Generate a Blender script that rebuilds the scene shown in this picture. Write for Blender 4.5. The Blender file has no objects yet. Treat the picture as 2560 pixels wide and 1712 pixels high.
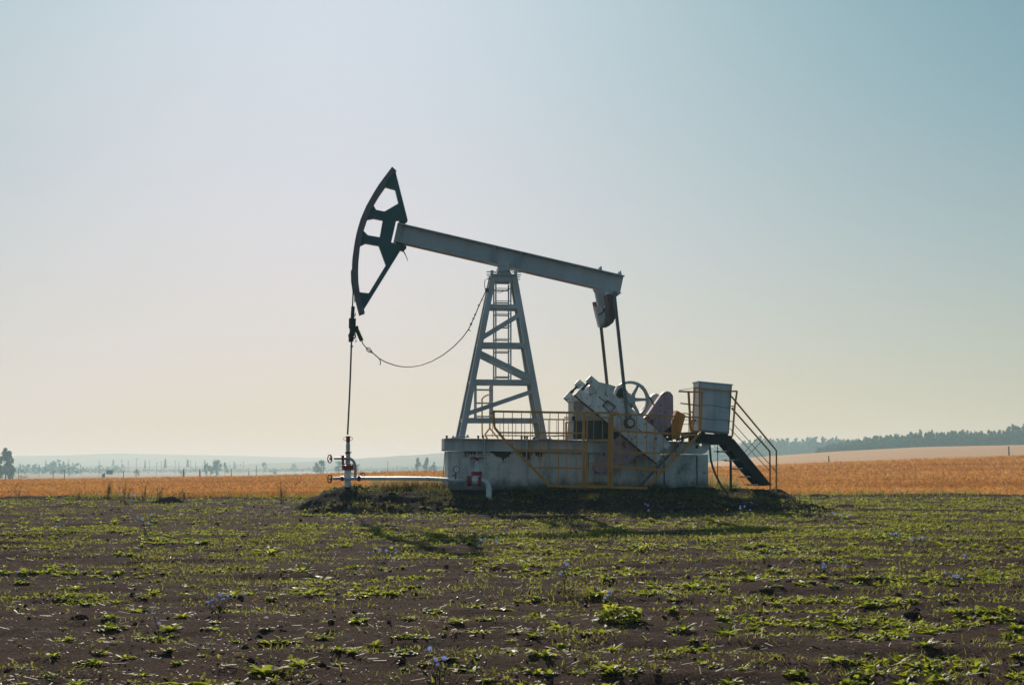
import bpy, bmesh, math, random
import numpy as np
from mathutils import Vector, Matrix
R = math.radians
random.seed(11)
rng = np.random.default_rng(11)
SC = bpy.context.scene
COL = SC.collection

# ------------------------------------------------------------------ camera model (photo pixels 2560x1712)
F, CX, CY, HZ, CH = 3555.0, 1280.0, 856.0, 1160.0, 1.1
PITCH = math.atan((HZ - CY) / F)
CAM = Vector((0, 0, CH))
FW = Vector((0, math.cos(PITCH), math.sin(PITCH)))
UP = Vector((0, -math.sin(PITCH), math.cos(PITCH)))
def ray(px, py):
    return (FW * F + Vector((1, 0, 0)) * (px - CX) + UP * (CY - py)).normalized()
def at(px, py, d):
    r = ray(px, py)
    return CAM + r * (d / r.y)
# the pump's own frame: u along it, v away from the viewer, z up
TH = R(7.5)
UD = Vector((math.cos(TH), math.sin(TH), 0)); VD = Vector((-math.sin(TH), math.cos(TH), 0))
ORG = at(1440, 1218, 35.5)
def L(px, py, v):
    r = ray(px, py)
    t = (v - (CAM - ORG).dot(VD)) / r.dot(VD)
    p = CAM + r * t - ORG
    return Vector((p.dot(UD), v, p.z))
def local2world(p):
    return ORG + UD * p.x + VD * p.y + Vector((0, 0, p.z))
def VV(p, v):
    return Vector((p.x, v, p.z))

# ------------------------------------------------------------------ value noise
def _hash(ix, iy, s):
    h = (ix.astype(np.int64) * 374761393 + iy.astype(np.int64) * 668265263 + s * 974711) & 0x7fffffff
    h = ((h ^ (h >> 13)) * 1274126177) & 0x7fffffff
    return ((h ^ (h >> 16)) & 0xffff) / 65535.0
def vnoise(x, y, s=0):
    x = np.asarray(x, float); y = np.asarray(y, float)
    ix = np.floor(x); iy = np.floor(y); fx = x - ix; fy = y - iy
    fx = fx * fx * (3 - 2 * fx); fy = fy * fy * (3 - 2 * fy)
    a = _hash(ix, iy, s); b = _hash(ix + 1, iy, s); c = _hash(ix, iy + 1, s); d = _hash(ix + 1, iy + 1, s)
    return (a * (1 - fx) + b * fx) * (1 - fy) + (c * (1 - fx) + d * fx) * fy
def fbm(x, y, s=0, o=3):
    t = 0; a = .5; n = 0
    for k in range(o):
        t = t + a * vnoise(x, y, s + k * 17); n += a
        x = x * 2.03 + 5.1; y = y * 2.03 + 3.7; a *= .5
    return t / n
def sstep(x, a, b):
    t = np.clip((x - a) / (b - a), 0, 1)
    return t * t * (3 - 2 * t)

# ------------------------------------------------------------------ mesh builder
class MB:
    def __init__(s): s.v = []; s.f = []; s.sm = []
    def add(s, vs, fs, smooth=False):
        b = len(s.v); s.v.extend([tuple(p) for p in vs]); s.f.extend([tuple(i + b for i in f) for f in fs]); s.sm.extend([smooth] * len(fs)); return s
    def hexa(s, p):
        return s.add(p, [(0, 1, 2, 3), (4, 5, 6, 7), (0, 1, 5, 4), (1, 2, 6, 5), (2, 3, 7, 6), (3, 0, 4, 7)])
    def box(s, a, b):
        x0, y0, z0 = a; x1, y1, z1 = b
        return s.hexa([(x0, y0, z0), (x1, y0, z0), (x1, y1, z0), (x0, y1, z0), (x0, y0, z1), (x1, y0, z1), (x1, y1, z1), (x0, y1, z1)])
    def bar(s, p0, p1, w, h, side=(0, 1, 0), w1=None, h1=None):
        p0 = Vector(p0); p1 = Vector(p1); d = (p1 - p0).normalized(); sd = Vector(side)
        n = d.cross(sd)
        if n.length < 1e-4: n = d.cross(Vector((1, 0, 0)))
        n.normalize(); sd = n.cross(d).normalized()
        w1 = w if w1 is None else w1; h1 = h if h1 is None else h1
        q = []
        for p, ww, hh in ((p0, w, h), (p1, w1, h1)):
            for a, b in ((-1, -1), (1, -1), (1, 1), (-1, 1)):
                q.append(p + sd * (a * ww / 2) + n * (b * hh / 2))
        return s.hexa(q)
    def tube(s, pts, r, seg=8, closed=False, cap=True):
        pts = [Vector(p) for p in pts]; n = len(pts); rs = r if isinstance(r, (list, tuple)) else [r] * n
        vs = []; prev = None
        for i, p in enumerate(pts):
            if closed: t = (pts[(i + 1) % n] - pts[i - 1])
            else: t = pts[min(i + 1, n - 1)] - pts[max(i - 1, 0)]
            t.normalize()
            if prev is None:
                a = t.cross(Vector((0, 0, 1)))
                if a.length < .1: a = t.cross(Vector((0, 1, 0)))
            else:
                a = prev - t * prev.dot(t)
                if a.length < 1e-5: a = t.cross(Vector((0, 0, 1)))
            a.normalize(); prev = a; b = t.cross(a)
            for k in range(seg):
                an = 2 * math.pi * k / seg
                vs.append(p + (a * math.cos(an) + b * math.sin(an)) * rs[i])
        fs = []
        for i in range(n if closed else n - 1):
            j = (i + 1) % n
            for k in range(seg):
                k2 = (k + 1) % seg
                fs.append((i * seg + k, i * seg + k2, j * seg + k2, j * seg + k))
        s.add(vs, fs, True)
        if cap and not closed:
            b = len(s.v) - len(vs)
            s.f.append(tuple(range(b, b + seg))); s.sm.append(False)
            s.f.append(tuple(range(b + (n - 1) * seg, b + n * seg))); s.sm.append(False)
        return s
    def lathe(s, p0, axis, prof, seg=20):
        """prof: (distance along axis, radius)"""
        ax = Vector(axis).normalized(); p0 = Vector(p0)
        a = ax.cross(Vector((0, 0, 1)))
        if a.length < .1: a = ax.cross(Vector((0, 1, 0)))
        a.normalize(); b = ax.cross(a)
        vs = []
        for t, r in prof:
            for k in range(seg):
                an = 2 * math.pi * k / seg
                vs.append(p0 + ax * t + (a * math.cos(an) + b * math.sin(an)) * r)
        fs = []
        for i in range(len(prof) - 1):
            for k in range(seg):
                k2 = (k + 1) % seg
                fs.append((i * seg + k, i * seg + k2, (i + 1) * seg + k2, (i + 1) * seg + k))
        s.add(vs, fs, True); b0 = len(s.v) - len(vs); m = len(prof)
        s.f.append(tuple(range(b0, b0 + seg))); s.sm.append(False)
        s.f.append(tuple(range(b0 + (m - 1) * seg, b0 + m * seg))); s.sm.append(False)
        return s
    def cyl(s, p0, p1, r, seg=16, r1=None):
        p0 = Vector(p0); p1 = Vector(p1)
        return s.lathe(p0, p1 - p0, [(0, r), ((p1 - p0).length, r if r1 is None else r1)], seg)
    def torus(s, c, axis, Rr, r, seg=24, ts=6):
        ax = Vector(axis).normalized(); a = ax.cross(Vector((0, 0, 1)))
        if a.length < .1: a = ax.cross(Vector((0, 1, 0)))
        a.normalize(); b = ax.cross(a); c = Vector(c)
        return s.tube([c + (a * math.cos(2 * math.pi * k / seg) + b * math.sin(2 * math.pi * k / seg)) * Rr for k in range(seg)], r, ts, closed=True)
    def prism(s, poly, v0, v1, holes=()):
        """poly: points with u and z; extruded between v0 and v1"""
        bm = bmesh.new()
        for lp in [poly] + list(holes):
            vs = [bm.verts.new((p.x, v0, p.z)) for p in lp]
            for i in range(len(vs)): bm.edges.new((vs[i], vs[(i + 1) % len(vs)]))
        bmesh.ops.triangle_fill(bm, use_beauty=True, use_dissolve=False, edges=bm.edges[:])
        ex = bmesh.ops.extrude_face_region(bm, geom=bm.faces[:])
        for e in ex['geom']:
            if isinstance(e, bmesh.types.BMVert): e.co.y = v1
        bm.verts.index_update()
        s.add([v.co.copy() for v in bm.verts], [[v.index for v in f.verts] for f in bm.faces]); bm.free(); return s
    def ibeam(s, p0, p1, h, w, tf, tw, side=(0, 1, 0)):
        p0 = Vector(p0); p1 = Vector(p1); d = (p1 - p0).normalized(); n = d.cross(Vector(side)).normalized()
        if n.z < 0: n = -n
        s.bar(p0 + n * (h / 2 - tf / 2), p1 + n * (h / 2 - tf / 2), w, tf, side)
        s.bar(p0 - n * (h / 2 - tf / 2), p1 - n * (h / 2 - tf / 2), w, tf, side)
        s.bar(p0, p1, tw, h - 2 * tf, side); return s
    def build(s, name, mat, parent=None, origin=None, smooth_angle=38, recalc=True):
        me = bpy.data.meshes.new(name)
        vs = s.v if origin is None else [(p[0] - origin.x, p[1] - origin.y, p[2] - origin.z) for p in s.v]
        me.from_pydata(vs, [], s.f)
        me.polygons.foreach_set('use_smooth', s.sm)
        if recalc:
            bm = bmesh.new(); bm.from_mesh(me); bmesh.ops.recalc_face_normals(bm, faces=bm.faces[:]); bm.to_mesh(me); bm.free()
        if any(s.sm): me.set_sharp_from_angle(angle=R(smooth_angle))
        me.materials.append(mat)
        o = bpy.data.objects.new(name, me); COL.objects.link(o)
        if parent is not None: o.parent = parent
        return o

def tag(o, label=None, cat=None, group=None, kind=None):
    if label: o['label'] = label
    if cat: o['category'] = cat
    if group: o['group'] = group
    if kind: o['kind'] = kind
    return o
def empty(name, loc=(0, 0, 0), rz=0, parent=None):
    o = bpy.data.objects.new(name, None); COL.objects.link(o); o.empty_display_size = .3
    o.location = loc; o.rotation_euler = (0, 0, rz)
    if parent is not None: o.parent = parent
    return o
SPLIT = set('tie_rod anchor_rod cross_member anchor_bolt clamp_bolt loose_wire wire baluster bracket tie_bar foot cable_gland weight_bolt rail mid_rail handle clip door_seam hinge crank_scale bridle_rope spliced_loop post slanted_post'.split())
def islands(mb):
    """the separate pieces of a builder; pieces that touch stay together"""
    par = list(range(len(mb.v)))
    def find(i):
        while par[i] != i: par[i] = par[par[i]]; i = par[i]
        return i
    for f in mb.f:
        a = find(f[0])
        for i in f[1:]: par[find(i)] = a
    groups = {}
    for k, f in enumerate(mb.f): groups.setdefault(find(f[0]), []).append(k)
    gs = []
    for fs in groups.values():
        P_ = np.array([mb.v[i] for k in fs for i in mb.f[k]]); gs.append([fs, P_.min(0) - .004, P_.max(0) + .004])
    merged = True
    while merged:
        merged = False
        for i in range(len(gs)):
            for j in range(i + 1, len(gs)):
                if (gs[i][1] <= gs[j][2]).all() and (gs[j][1] <= gs[i][2]).all():
                    gs[i] = [gs[i][0] + gs[j][0], np.minimum(gs[i][1], gs[j][1]), np.maximum(gs[i][2], gs[j][2])]; del gs[j]; merged = True; break
            if merged: break
    out = []
    for fs, _, _ in gs:
        q = MB(); mp = {}
        for k in fs:
            ff = []
            for i in mb.f[k]:
                if i not in mp: mp[i] = len(q.v); q.v.append(mb.v[i])
                ff.append(mp[i])
            q.f.append(tuple(ff)); q.sm.append(mb.sm[k])
        out.append(q)
    return out
class Site:
    """a thing standing in the pump's frame, its Empty at local point org"""
    def __init__(s, name, label, cat, org=Vector((0, 0, 0)), group=None):
        s.org = Vector(org); s.o = tag(empty(name, local2world(s.org), TH), label, cat, group)
    def part(s, name, mb, mat, parent=None, label=None, split=False, **k):
        if split or name in SPLIT:
            for q in islands(mb): p = q.build(name, mat, parent or s.o, s.org, **k)
            return p
        p = mb.build(name, mat, parent or s.o, s.org, **k)
        if label: p['label'] = label
        return p
def raw_mesh(name, verts, faces, mat, tint=None, smooth=False):
    """numpy verts (n,3), faces (m,k) of one size"""
    me = bpy.data.meshes.new(name); verts = np.asarray(verts, np.float32); faces = np.asarray(faces, np.int32)
    me.vertices.add(len(verts)); me.vertices.foreach_set('co', verts.ravel())
    k = faces.shape[1]; me.loops.add(faces.size); me.loops.foreach_set('vertex_index', faces.ravel())
    me.polygons.add(len(faces)); me.polygons.foreach_set('loop_start', np.arange(0, faces.size, k, dtype=np.int32))
    me.polygons.foreach_set('use_smooth', np.full(len(faces), smooth))
    me.update(calc_edges=True)
    if tint is not None:
        a = me.attributes.new('tint', 'FLOAT', 'FACE'); a.data.foreach_set('value', np.asarray(tint, np.float32))
    me.materials.append(mat)
    o = bpy.data.objects.new(name, me); COL.objects.link(o); return o

# ------------------------------------------------------------------ materials
class NT:
    def __init__(s, name):
        s.m = bpy.data.materials.new(name); s.m.use_nodes = True; s.t = s.m.node_tree; s.n = s.t.nodes; s.n.clear()
        s.out = s.n.new('ShaderNodeOutputMaterial')
    def new(s, typ, **k):
        n = s.n.new(typ)
        for a, b in k.items(): setattr(n, a, b)
        return n
    def set(s, sock, val):
        if hasattr(val, 'is_linked') or isinstance(val, bpy.types.NodeSocket): s.t.links.new(val, sock)
        else: sock.default_value = val
    def coord(s, scale=(1, 1, 1)):
        c = s.new('ShaderNodeTexCoord'); m = s.new('ShaderNodeMapping'); m.inputs['Scale'].default_value = scale
        s.t.links.new(c.outputs['Object'], m.inputs['Vector']); return m.outputs['Vector']
    def noise(s, vec, scale, detail=5, rough=.6, dist=0):
        n = s.new('ShaderNodeTexNoise'); s.t.links.new(vec, n.inputs['Vector'])
        n.inputs['Scale'].default_value = scale; n.inputs['Detail'].default_value = detail; n.inputs['Roughness'].default_value = rough; n.inputs['Distortion'].default_value = dist
        return n.outputs['Fac']
    def ramp(s, fac, stops):
        n = s.new('ShaderNodeValToRGB'); e = n.color_ramp.elements
        while len(e) < len(stops): e.new(.5)
        for i, (p, c) in enumerate(stops):
            e[i].position = p; e[i].color = (c, c, c, 1) if isinstance(c, (int, float)) else (*c, 1)
        s.t.links.new(fac, n.inputs['Fac']); return n.outputs['Color']
    def mix(s, fac, a, b, typ='MIX'):
        n = s.new('ShaderNodeMix', data_type='RGBA', blend_type=typ)
        s.set(n.inputs['Factor'], fac)
        for k, v in ((6, a), (7, b)):
            if isinstance(v, (tuple, list)): v = (*v[:3], 1)
            s.set(n.inputs[k], v)
        return n.outputs[2]
    def math(s, op, a, b=0.0):
        n = s.new('ShaderNodeMath', operation=op); s.set(n.inputs[0], a); s.set(n.inputs[1], b); return n.outputs[0]
    def bump(s, h, strength=.3, dist=.02):
        n = s.new('ShaderNodeBump'); n.inputs['Strength'].default_value = strength; n.inputs['Distance'].default_value = dist
        s.t.links.new(h, n.inputs['Height']); return n.outputs['Normal']
    def pbsdf(s, col, rough=.5, metal=0, normal=None, spec=.5):
        b = s.new('ShaderNodeBsdfPrincipled')
        if isinstance(col, (tuple, list)): col = (*col[:3], 1)
        s.set(b.inputs['Base Color'], col); s.set(b.inputs['Roughness'], rough); b.inputs['Metallic'].default_value = metal
        b.inputs['Specular IOR Level'].default_value = spec
        if normal is not None: s.t.links.new(normal, b.inputs['Normal'])
        return b.outputs[0]
    def done(s, sh):
        s.t.links.new(sh, s.out.inputs['Surface']); return s.m

def paint(name, col, rust=(.10, .045, .02), wear=.5, scale=3.0, rough=.5, dirt=.35, streak=True, metal=0.0):
    """weathered paint: tone drift, grime streaks running down, chips down to rust"""
    t = NT(name); v = t.coord(); vs = t.coord((1, 1, .18))
    drift = t.noise(v, scale * .6, 4)
    c = t.mix(t.ramp(drift, [(.3, 0.0), (.75, 1.0)]), tuple(x * .78 for x in col), tuple(min(1, x * 1.12) for x in col))
    grime = t.noise(vs if streak else v, scale * 2.2, 6, .65)
    c = t.mix(t.math('MULTIPLY', t.ramp(grime, [(.48, 0.0), (.75, 1.0)]), dirt), c, tuple(x * .32 for x in col))
    chips = t.noise(v, scale * 5.5, 7, .7, .3)
    k = t.ramp(chips, [(.70 - .12 * wear, 0.0), (.74 - .10 * wear, 1.0)])
    c = t.mix(k, c, rust)
    r = t.mix(k, (rough,) * 3, (.85,) * 3)
    nb = t.bump(chips, .12, .01)
    return t.done(t.pbsdf(c, r, metal, nb, .4))

M = {}
M['gray'] = paint('silver_gray_paint', (.47, .51, .52), wear=.3, scale=1.6, rough=.5, dirt=.45)
M['beam'] = paint('beam_gray_paint', (.41, .465, .49), wear=.12, scale=.9, rough=.5, dirt=.4)
M['crank'] = paint('pale_crank_paint', (.72, .75, .74), rust=(.10, .08, .07), wear=.95, scale=2.2, rough=.5, dirt=.8)
M['gearpaint'] = paint('grimy_gear_case', (.30, .33, .335), wear=.6, scale=3, rough=.5, dirt=.7)
M['pitman'] = paint('grimy_gray_paint', (.17, .185, .19), wear=.5, scale=3, rough=.55, dirt=.6)
M['lightgray'] = paint('pale_gray_paint', (.62, .66, .66), wear=.7, scale=3, rough=.5, dirt=.55)
M['green'] = paint('dark_green_paint', (.02, .095, .105), wear=.1, scale=1.5, rough=.45, dirt=.3)
M['arc'] = paint('worn_gray_steel', (.13, .125, .14), wear=.3, scale=4, rough=.55, dirt=.4)
M['yellow'] = paint('ochre_yellow_paint', (.55, .26, .045), rust=(.12, .05, .02), wear=.7, scale=4, rough=.55, dirt=.5)
M['red'] = paint('dark_red_paint', (.30, .016, .02), rust=(.05, .02, .015), wear=.35, scale=8, rough=.35, dirt=.4)
M['pipe'] = paint('silver_pipe_paint', (.66, .73, .76), wear=.15, scale=5, rough=.35, dirt=.3, metal=.1)
M['pink'] = paint('faded_maroon_primer', (.43, .30, .34), rust=(.13, .02, .02), wear=1.0, scale=1.7, rough=.65, dirt=.5)
M['cabinet'] = paint('blue_gray_sheet_steel', (.42, .55, .63), wear=.2, scale=1.8, rough=.42, dirt=.5)
M['seam'] = paint('grimy_sheet_seam', (.12, .16, .18), wear=.3, scale=3, dirt=.6)
M['dark'] = paint('dark_steel', (.010, .0105, .012), rust=(.03, .02, .015), wear=.3, scale=4, rough=.6, dirt=.4)
M['tarnish'] = paint('oily_dark_iron', (.045, .052, .055), wear=.4, scale=4, rough=.5, dirt=.5)
M['rust'] = paint('brown_rusted_steel', (.15, .11, .095), rust=(.14, .05, .02), wear=.8, scale=5, rough=.75, dirt=.5)
M['redrust'] = paint('red_brown_rust', (.26, .09, .045), wear=.6, scale=6, rough=.8, dirt=.4)
M['cable'] = paint('black_wire_rope', (.02, .017, .015), wear=.4, scale=10, rough=.6)
M['hose'] = paint('gray_conduit', (.12, .12, .12), wear=.1, scale=6, rough=.5)
def _plain(name, col, rough=.5, spec=.5):
    t = NT(name); v = t.coord(); n = t.noise(v, 9, 3)
    return t.done(t.pbsdf(t.mix(n, tuple(x * .8 for x in col), col), rough, 0, None, spec))
M['dial'] = _plain('white_dial_enamel', (.75, .76, .74), .3)
M['black'] = _plain('black_marking', (.01, .01, .01), .5)
def concrete():
    t = NT('whitewashed_concrete'); v = t.coord(); vs = t.coord((1, 1, .3))
    c = t.mix(t.noise(v, 1.3, 5), (.36, .40, .41), (.70, .73, .71))
    st = t.noise(vs, 3.2, 6, .7)
    c = t.mix(t.math('MULTIPLY', t.ramp(st, [(.50, 0.0), (.68, 1.0)]), .6), c, (.15, .165, .17))
    bl = t.noise(t.coord((1, 1, .8)), 1.1, 7, .7, .6); c = t.mix(t.math('MULTIPLY', t.ramp(bl, [(.55, 0.0), (.68, 1.0)]), .65), c, (.11, .105, .10))
    # rust-brown bleed in a ragged band below the steel beam, wear with a shape of its own; darker towards the foot
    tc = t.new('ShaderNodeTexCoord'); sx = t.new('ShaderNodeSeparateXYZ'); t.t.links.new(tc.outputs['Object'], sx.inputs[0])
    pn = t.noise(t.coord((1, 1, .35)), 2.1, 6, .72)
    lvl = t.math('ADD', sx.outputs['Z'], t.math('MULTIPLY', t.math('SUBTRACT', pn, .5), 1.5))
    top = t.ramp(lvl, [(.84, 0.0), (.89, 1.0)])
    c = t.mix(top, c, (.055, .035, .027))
    lo = t.math('SUBTRACT', sx.outputs['Z'], t.math('MULTIPLY', t.noise(t.coord((1, 1, .2)), 2.6, 5), .55))
    foot = t.ramp(t.math('ADD', lo, .35), [(.10, 1.0), (.30, 0.0)])
    c = t.mix(t.math('MULTIPLY', foot, .75), c, (.06, .06, .05))
    pit = t.noise(v, 7, 8, .75)
    c = t.mix(t.ramp(pit, [(.60, 0.0), (.66, .85)]), c, (.07, .06, .055))
    return t.done(t.pbsdf(c, .85, 0, t.bump(pit, .35, .02), .25))
M['concrete'] = concrete()

def soil_mat():
    t = NT('dark_tilled_soil'); v = t.coord(); vx = t.coord((.35, 1, 1))
    c = t.mix(t.noise(vx, 1.2, 6, .65), (.024, .0155, .0125), (.092, .056, .044))
    c = t.mix(t.ramp(t.noise(v, 55, 4, .7), [(.46, 0.0), (.60, 1.0)]), c, (.125, .078, .060))
    g = t.noise(v, 130, 3, .6)
    c = t.mix(t.ramp(g, [(.69, 0.0), (.72, .7)]), c, (.24, .19, .15))
    at_ = t.new('ShaderNodeAttribute', attribute_name='tint'); c = t.mix(t.math('MULTIPLY', at_.outputs['Fac'], .8), c, (.014, .011, .010))   # shade of the banks painted into the earth colour
    b = t.noise(v, 34, 6, .75)
    return t.done(t.pbsdf(c, 1.0, 0, t.bump(b, .9, .035), .02))
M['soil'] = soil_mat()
def field_mat(name, a, b, cdark, sc=(.25, 1, 1), f=1.0):
    t = NT(name); v = t.coord(sc); v2 = t.coord((.1, .45, 1))
    c = t.mix(t.noise(v, 1.6 * f, 6, .7), a, b)
    c = t.mix(t.ramp(t.noise(v2, .55 * f, 5, .65), [(.46, 0.0), (.70, .8)]), c, cdark)
    n = t.noise(t.coord((.6, 1, 1)), 9 * f, 4, .7)
    return t.done(t.pbsdf(c, .9, 0, t.bump(n, .6, .06), .1))
M['field'] = field_mat('ripe_stubble', (.46, .185, .042), (.66, .32, .088), (.22, .085, .02), (.16, 1, 1))
M['farfield'] = field_mat('pale_cut_field', (.46, .215, .062), (.56, .28, .085), (.38, .175, .05), (.05, .2, 1), .3)
M['plain'] = field_mat('distant_plain', (.30, .17, .08), (.22, .16, .08), (.12, .11, .06), (.02, .06, 1), .2)
M['hill'] = field_mat('wooded_hill', (.035, .05, .03), (.07, .08, .045), (.03, .04, .025), (.02, .02, .02), .5)
M['track'] = _plain('pale_dust_track', (.5, .46, .4), .9, .1)

def leaf_mat(name, a, b, ta, tb, tr=.45, gloss=.35, use_attr=True, spec=.5):
    t = NT(name)
    if use_attr:
        at_ = t.new('ShaderNodeAttribute', attribute_name='tint'); f = at_.outputs['Fac']
    else:
        oi = t.new('ShaderNodeObjectInfo'); f = oi.outputs['Random']
    n = t.noise(t.coord(), 6, 3)
    f = t.math('ADD', t.math('MULTIPLY', f, .75), t.math('MULTIPLY', n, .3))
    col = t.mix(f, a, b); tcol = t.mix(f, ta, tb)
    p = t.pbsdf(col, gloss, 0, None, spec)
    tl = t.new('ShaderNodeBsdfTranslucent'); t.t.links.new(tcol, tl.inputs['Color'])
    ms = t.new('ShaderNodeMixShader'); ms.inputs[0].default_value = tr
    t.t.links.new(p, ms.inputs[1]); t.t.links.new(tl.outputs[0], ms.inputs[2])
    return t.done(ms.outputs[0])
M['leaf'] = leaf_mat('weed_leaf', (.035, .055, .012), (.11, .12, .026), (.12, .20, .015), (.68, .66, .065), .62, .5, spec=.28)
M['grass'] = leaf_mat('field_grass', (.045, .065, .016), (.11, .12, .03), (.16, .20, .025), (.42, .38, .08), .5, .6, spec=.15)
M['padgrass'] = leaf_mat('shaded_bank_grass', (.035, .05, .015), (.09, .085, .03), (.08, .12, .02), (.26, .22, .06), .45, .6, spec=.1)
M['drygrass'] = leaf_mat('dry_grass', (.20, .13, .05), (.30, .22, .09), (.40, .26, .09), (.55, .42, .18), .5, .6)
M['redgrass'] = leaf_mat('red_dry_grass', (.16, .06, .03), (.24, .11, .05), (.40, .15, .06), (.5, .25, .1), .5, .6)
M['stubble'] = leaf_mat('stubble_straw', (.27, .10, .022), (.64, .33, .10), (.34, .13, .025), (.78, .42, .12), .5, .7, spec=.1)
M['straw'] = leaf_mat('straw_litter', (.12, .085, .06), (.50, .42, .34), (.15, .1, .06), (.4, .32, .24), .2, .6, spec=.25)
M['tree'] = leaf_mat('tree_leaf', (.030, .055, .018), (.075, .095, .03), (.06, .10, .02), (.16, .17, .04), .3, .6, spec=.2)
M['wood'] = leaf_mat('forest_leaf', (.022, .042, .016), (.055, .075, .026), (.04, .07, .02), (.10, .11, .03), .25, .7, spec=.15)
M['petal'] = leaf_mat('chicory_petal', (.20, .30, .78), (.36, .45, .86), (.26, .38, .9), (.42, .53, .95), .4, .6, False)
M['stem'] = leaf_mat('weed_stem', (.03, .045, .015), (.05, .06, .02), (.06, .08, .02), (.08, .1, .03), .2, .9, False, .05)
M['bark'] = _plain('bark', (.07, .06, .05), .9, .1)
M['poleWood'] = _plain('gray_weathered_pole', (.10, .095, .09), .9, .1)
M['pylon'] = _plain('galvanised_lattice', (.10, .105, .11), .7, .2)
M['wallpale'] = _plain('pale_shed_wall', (.28, .28, .28), .8, .2)
M['roofpale'] = _plain('white_sheet_roof', (.75, .76, .76), .5, .4)
M['barn'] = _plain('weathered_barn_board', (.10, .11, .12), .8, .2)

# ================================================================== TERRAIN
def uv_of(x, y):
    dx = x - ORG.x; dy = y - ORG.y
    return dx * UD.x + dy * UD.y, dx * VD.x + dy * VD.y
WELL = L(870, 1221, .575); STAIRFOOT = L(1935, 1214, .2)
def bound(x):
    return 47.2 + .20 * x + 1.3 * (fbm(x * .3, x * 0 + 3.3, 91, 2) - .5) + .7 * (fbm(x * 2.3, x * 0 + 7.3, 93, 2) - .5)
PADZ = ORG.z
def gh(x, y, micro=True):
    x = np.asarray(x, float); y = np.asarray(y, float)
    u, v = uv_of(x, y)
    wob = (fbm(x * .7, y * .7, 5, 3) - .5)
    w2 = fbm(x * .5, y * .2, 15, 3)
    m = sstep(u + wob * .8, -6.9, -5.75) * (1 - sstep(u + wob * 1.5, 4.1, 6.0)) * np.interp(v + wob * 1.6 - .5 * (w2 - .5), [-3.6, -3.3, -2.85, -2.6, -1.5, -.3], [0, .05, .42, .5, .54, 1.]) * (1 - sstep(v, 4.5, 9))
    left = 1 - .14 * (1 - sstep(u, -4.6, -3.2))
    z = PADZ * .93 * m * left
    z = z + .12 * np.exp(-(((u - WELL.x) / .75) ** 2 + ((v - .4) / .9) ** 2))
    z = z + .20 * np.exp(-(((u - STAIRFOOT.x - .1) / .42) ** 2 + ((v - .1) / .6) ** 2)) + .1 * np.exp(-(((u - STAIRFOOT.x - .5) / .8) ** 2 + ((v + .2) / .8) ** 2))
    z = z + m * (1 - m) * .55 * wob * 2
    z = z + .05 * (fbm(x * .16, y * .5, 21, 3) - .5) + .115 * (fbm(x * .42, y * 2.3, 23, 3) - .5)
    bb = bound(x)
    z = z + .09 * np.exp(-((y - bb + .35) / .3) ** 2) * (.5 + fbm(x * .8, y * .1, 44, 2))
    if micro:
        z = z + .05 * (fbm(x * 3.1, y * 4.2, 33, 3) - .5) + .028 * (np.clip(fbm(x * 9, y * 9, 37, 2) - .5, -.1, .4))
        z = z + np.clip(m * 2.5, 0, 1) * (.16 * (fbm(x * 2.2, y * 2.2, 55, 3) - .5) + .05 * (fbm(x * 6, y * 6, 57, 2) - .5)) * (1 - .7 * sstep(v, -1.2, -.6) * (u > -4))
    return z
def ghs(x, y): return float(gh(np.array([x]), np.array([y]))[0])

xs = np.concatenate([np.arange(-60, -24, 1.2), np.arange(-24, -13, .22), np.arange(-13, 13, .085), np.arange(13, 24, .22), np.arange(24, 60.1, 1.2)])
ys = np.concatenate([np.arange(-30, 5, 1.2), np.arange(5, 20, .075), np.arange(20, 42, .11), np.arange(42, 66, .2)])
def grid(name, xs, ys, zf, mat, clip=None):
    X, Y = np.meshgrid(xs, ys); Z = zf(X, Y); nx = len(xs)
    V = np.stack([X, Y, Z], -1).reshape(-1, 3)
    i, j = np.meshgrid(np.arange(nx - 1), np.arange(len(ys) - 1)); a = (j * nx + i).ravel()
    Fq = np.stack([a, a + 1, a + nx + 1, a + nx], -1)
    return raw_mesh(name, V, Fq, mat, smooth=True)
def ground_z(X, Y):
    return gh(X, Y) - np.where(Y > bound(X) + .1, .25 * np.clip((Y - bound(X)) / 1.0, 0, 1.5), 0)
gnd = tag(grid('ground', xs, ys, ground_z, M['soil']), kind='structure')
X_, Y_ = np.meshgrid((xs[1:] + xs[:-1]) / 2, (ys[1:] + ys[:-1]) / 2); u_, v_ = uv_of(X_, Y_)
bank_shade = sstep(u_, -7.0, -6.2) * (1 - sstep(u_, 5.0, 6.4)) * sstep(v_ + 1.6 * (fbm(X_ * .8, Y_ * .8, 5, 3) - .5), -3.9, -3.1) * (.6 + .4 * fbm(X_ * 1.5, Y_ * 1.5, 8, 3))  # mask for the bank shade darkened into the soil
fa = gnd.data.attributes.new('tint', 'FLOAT', 'FACE'); fa.data.foreach_set('value', bank_shade.ravel().astype(np.float32))

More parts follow.
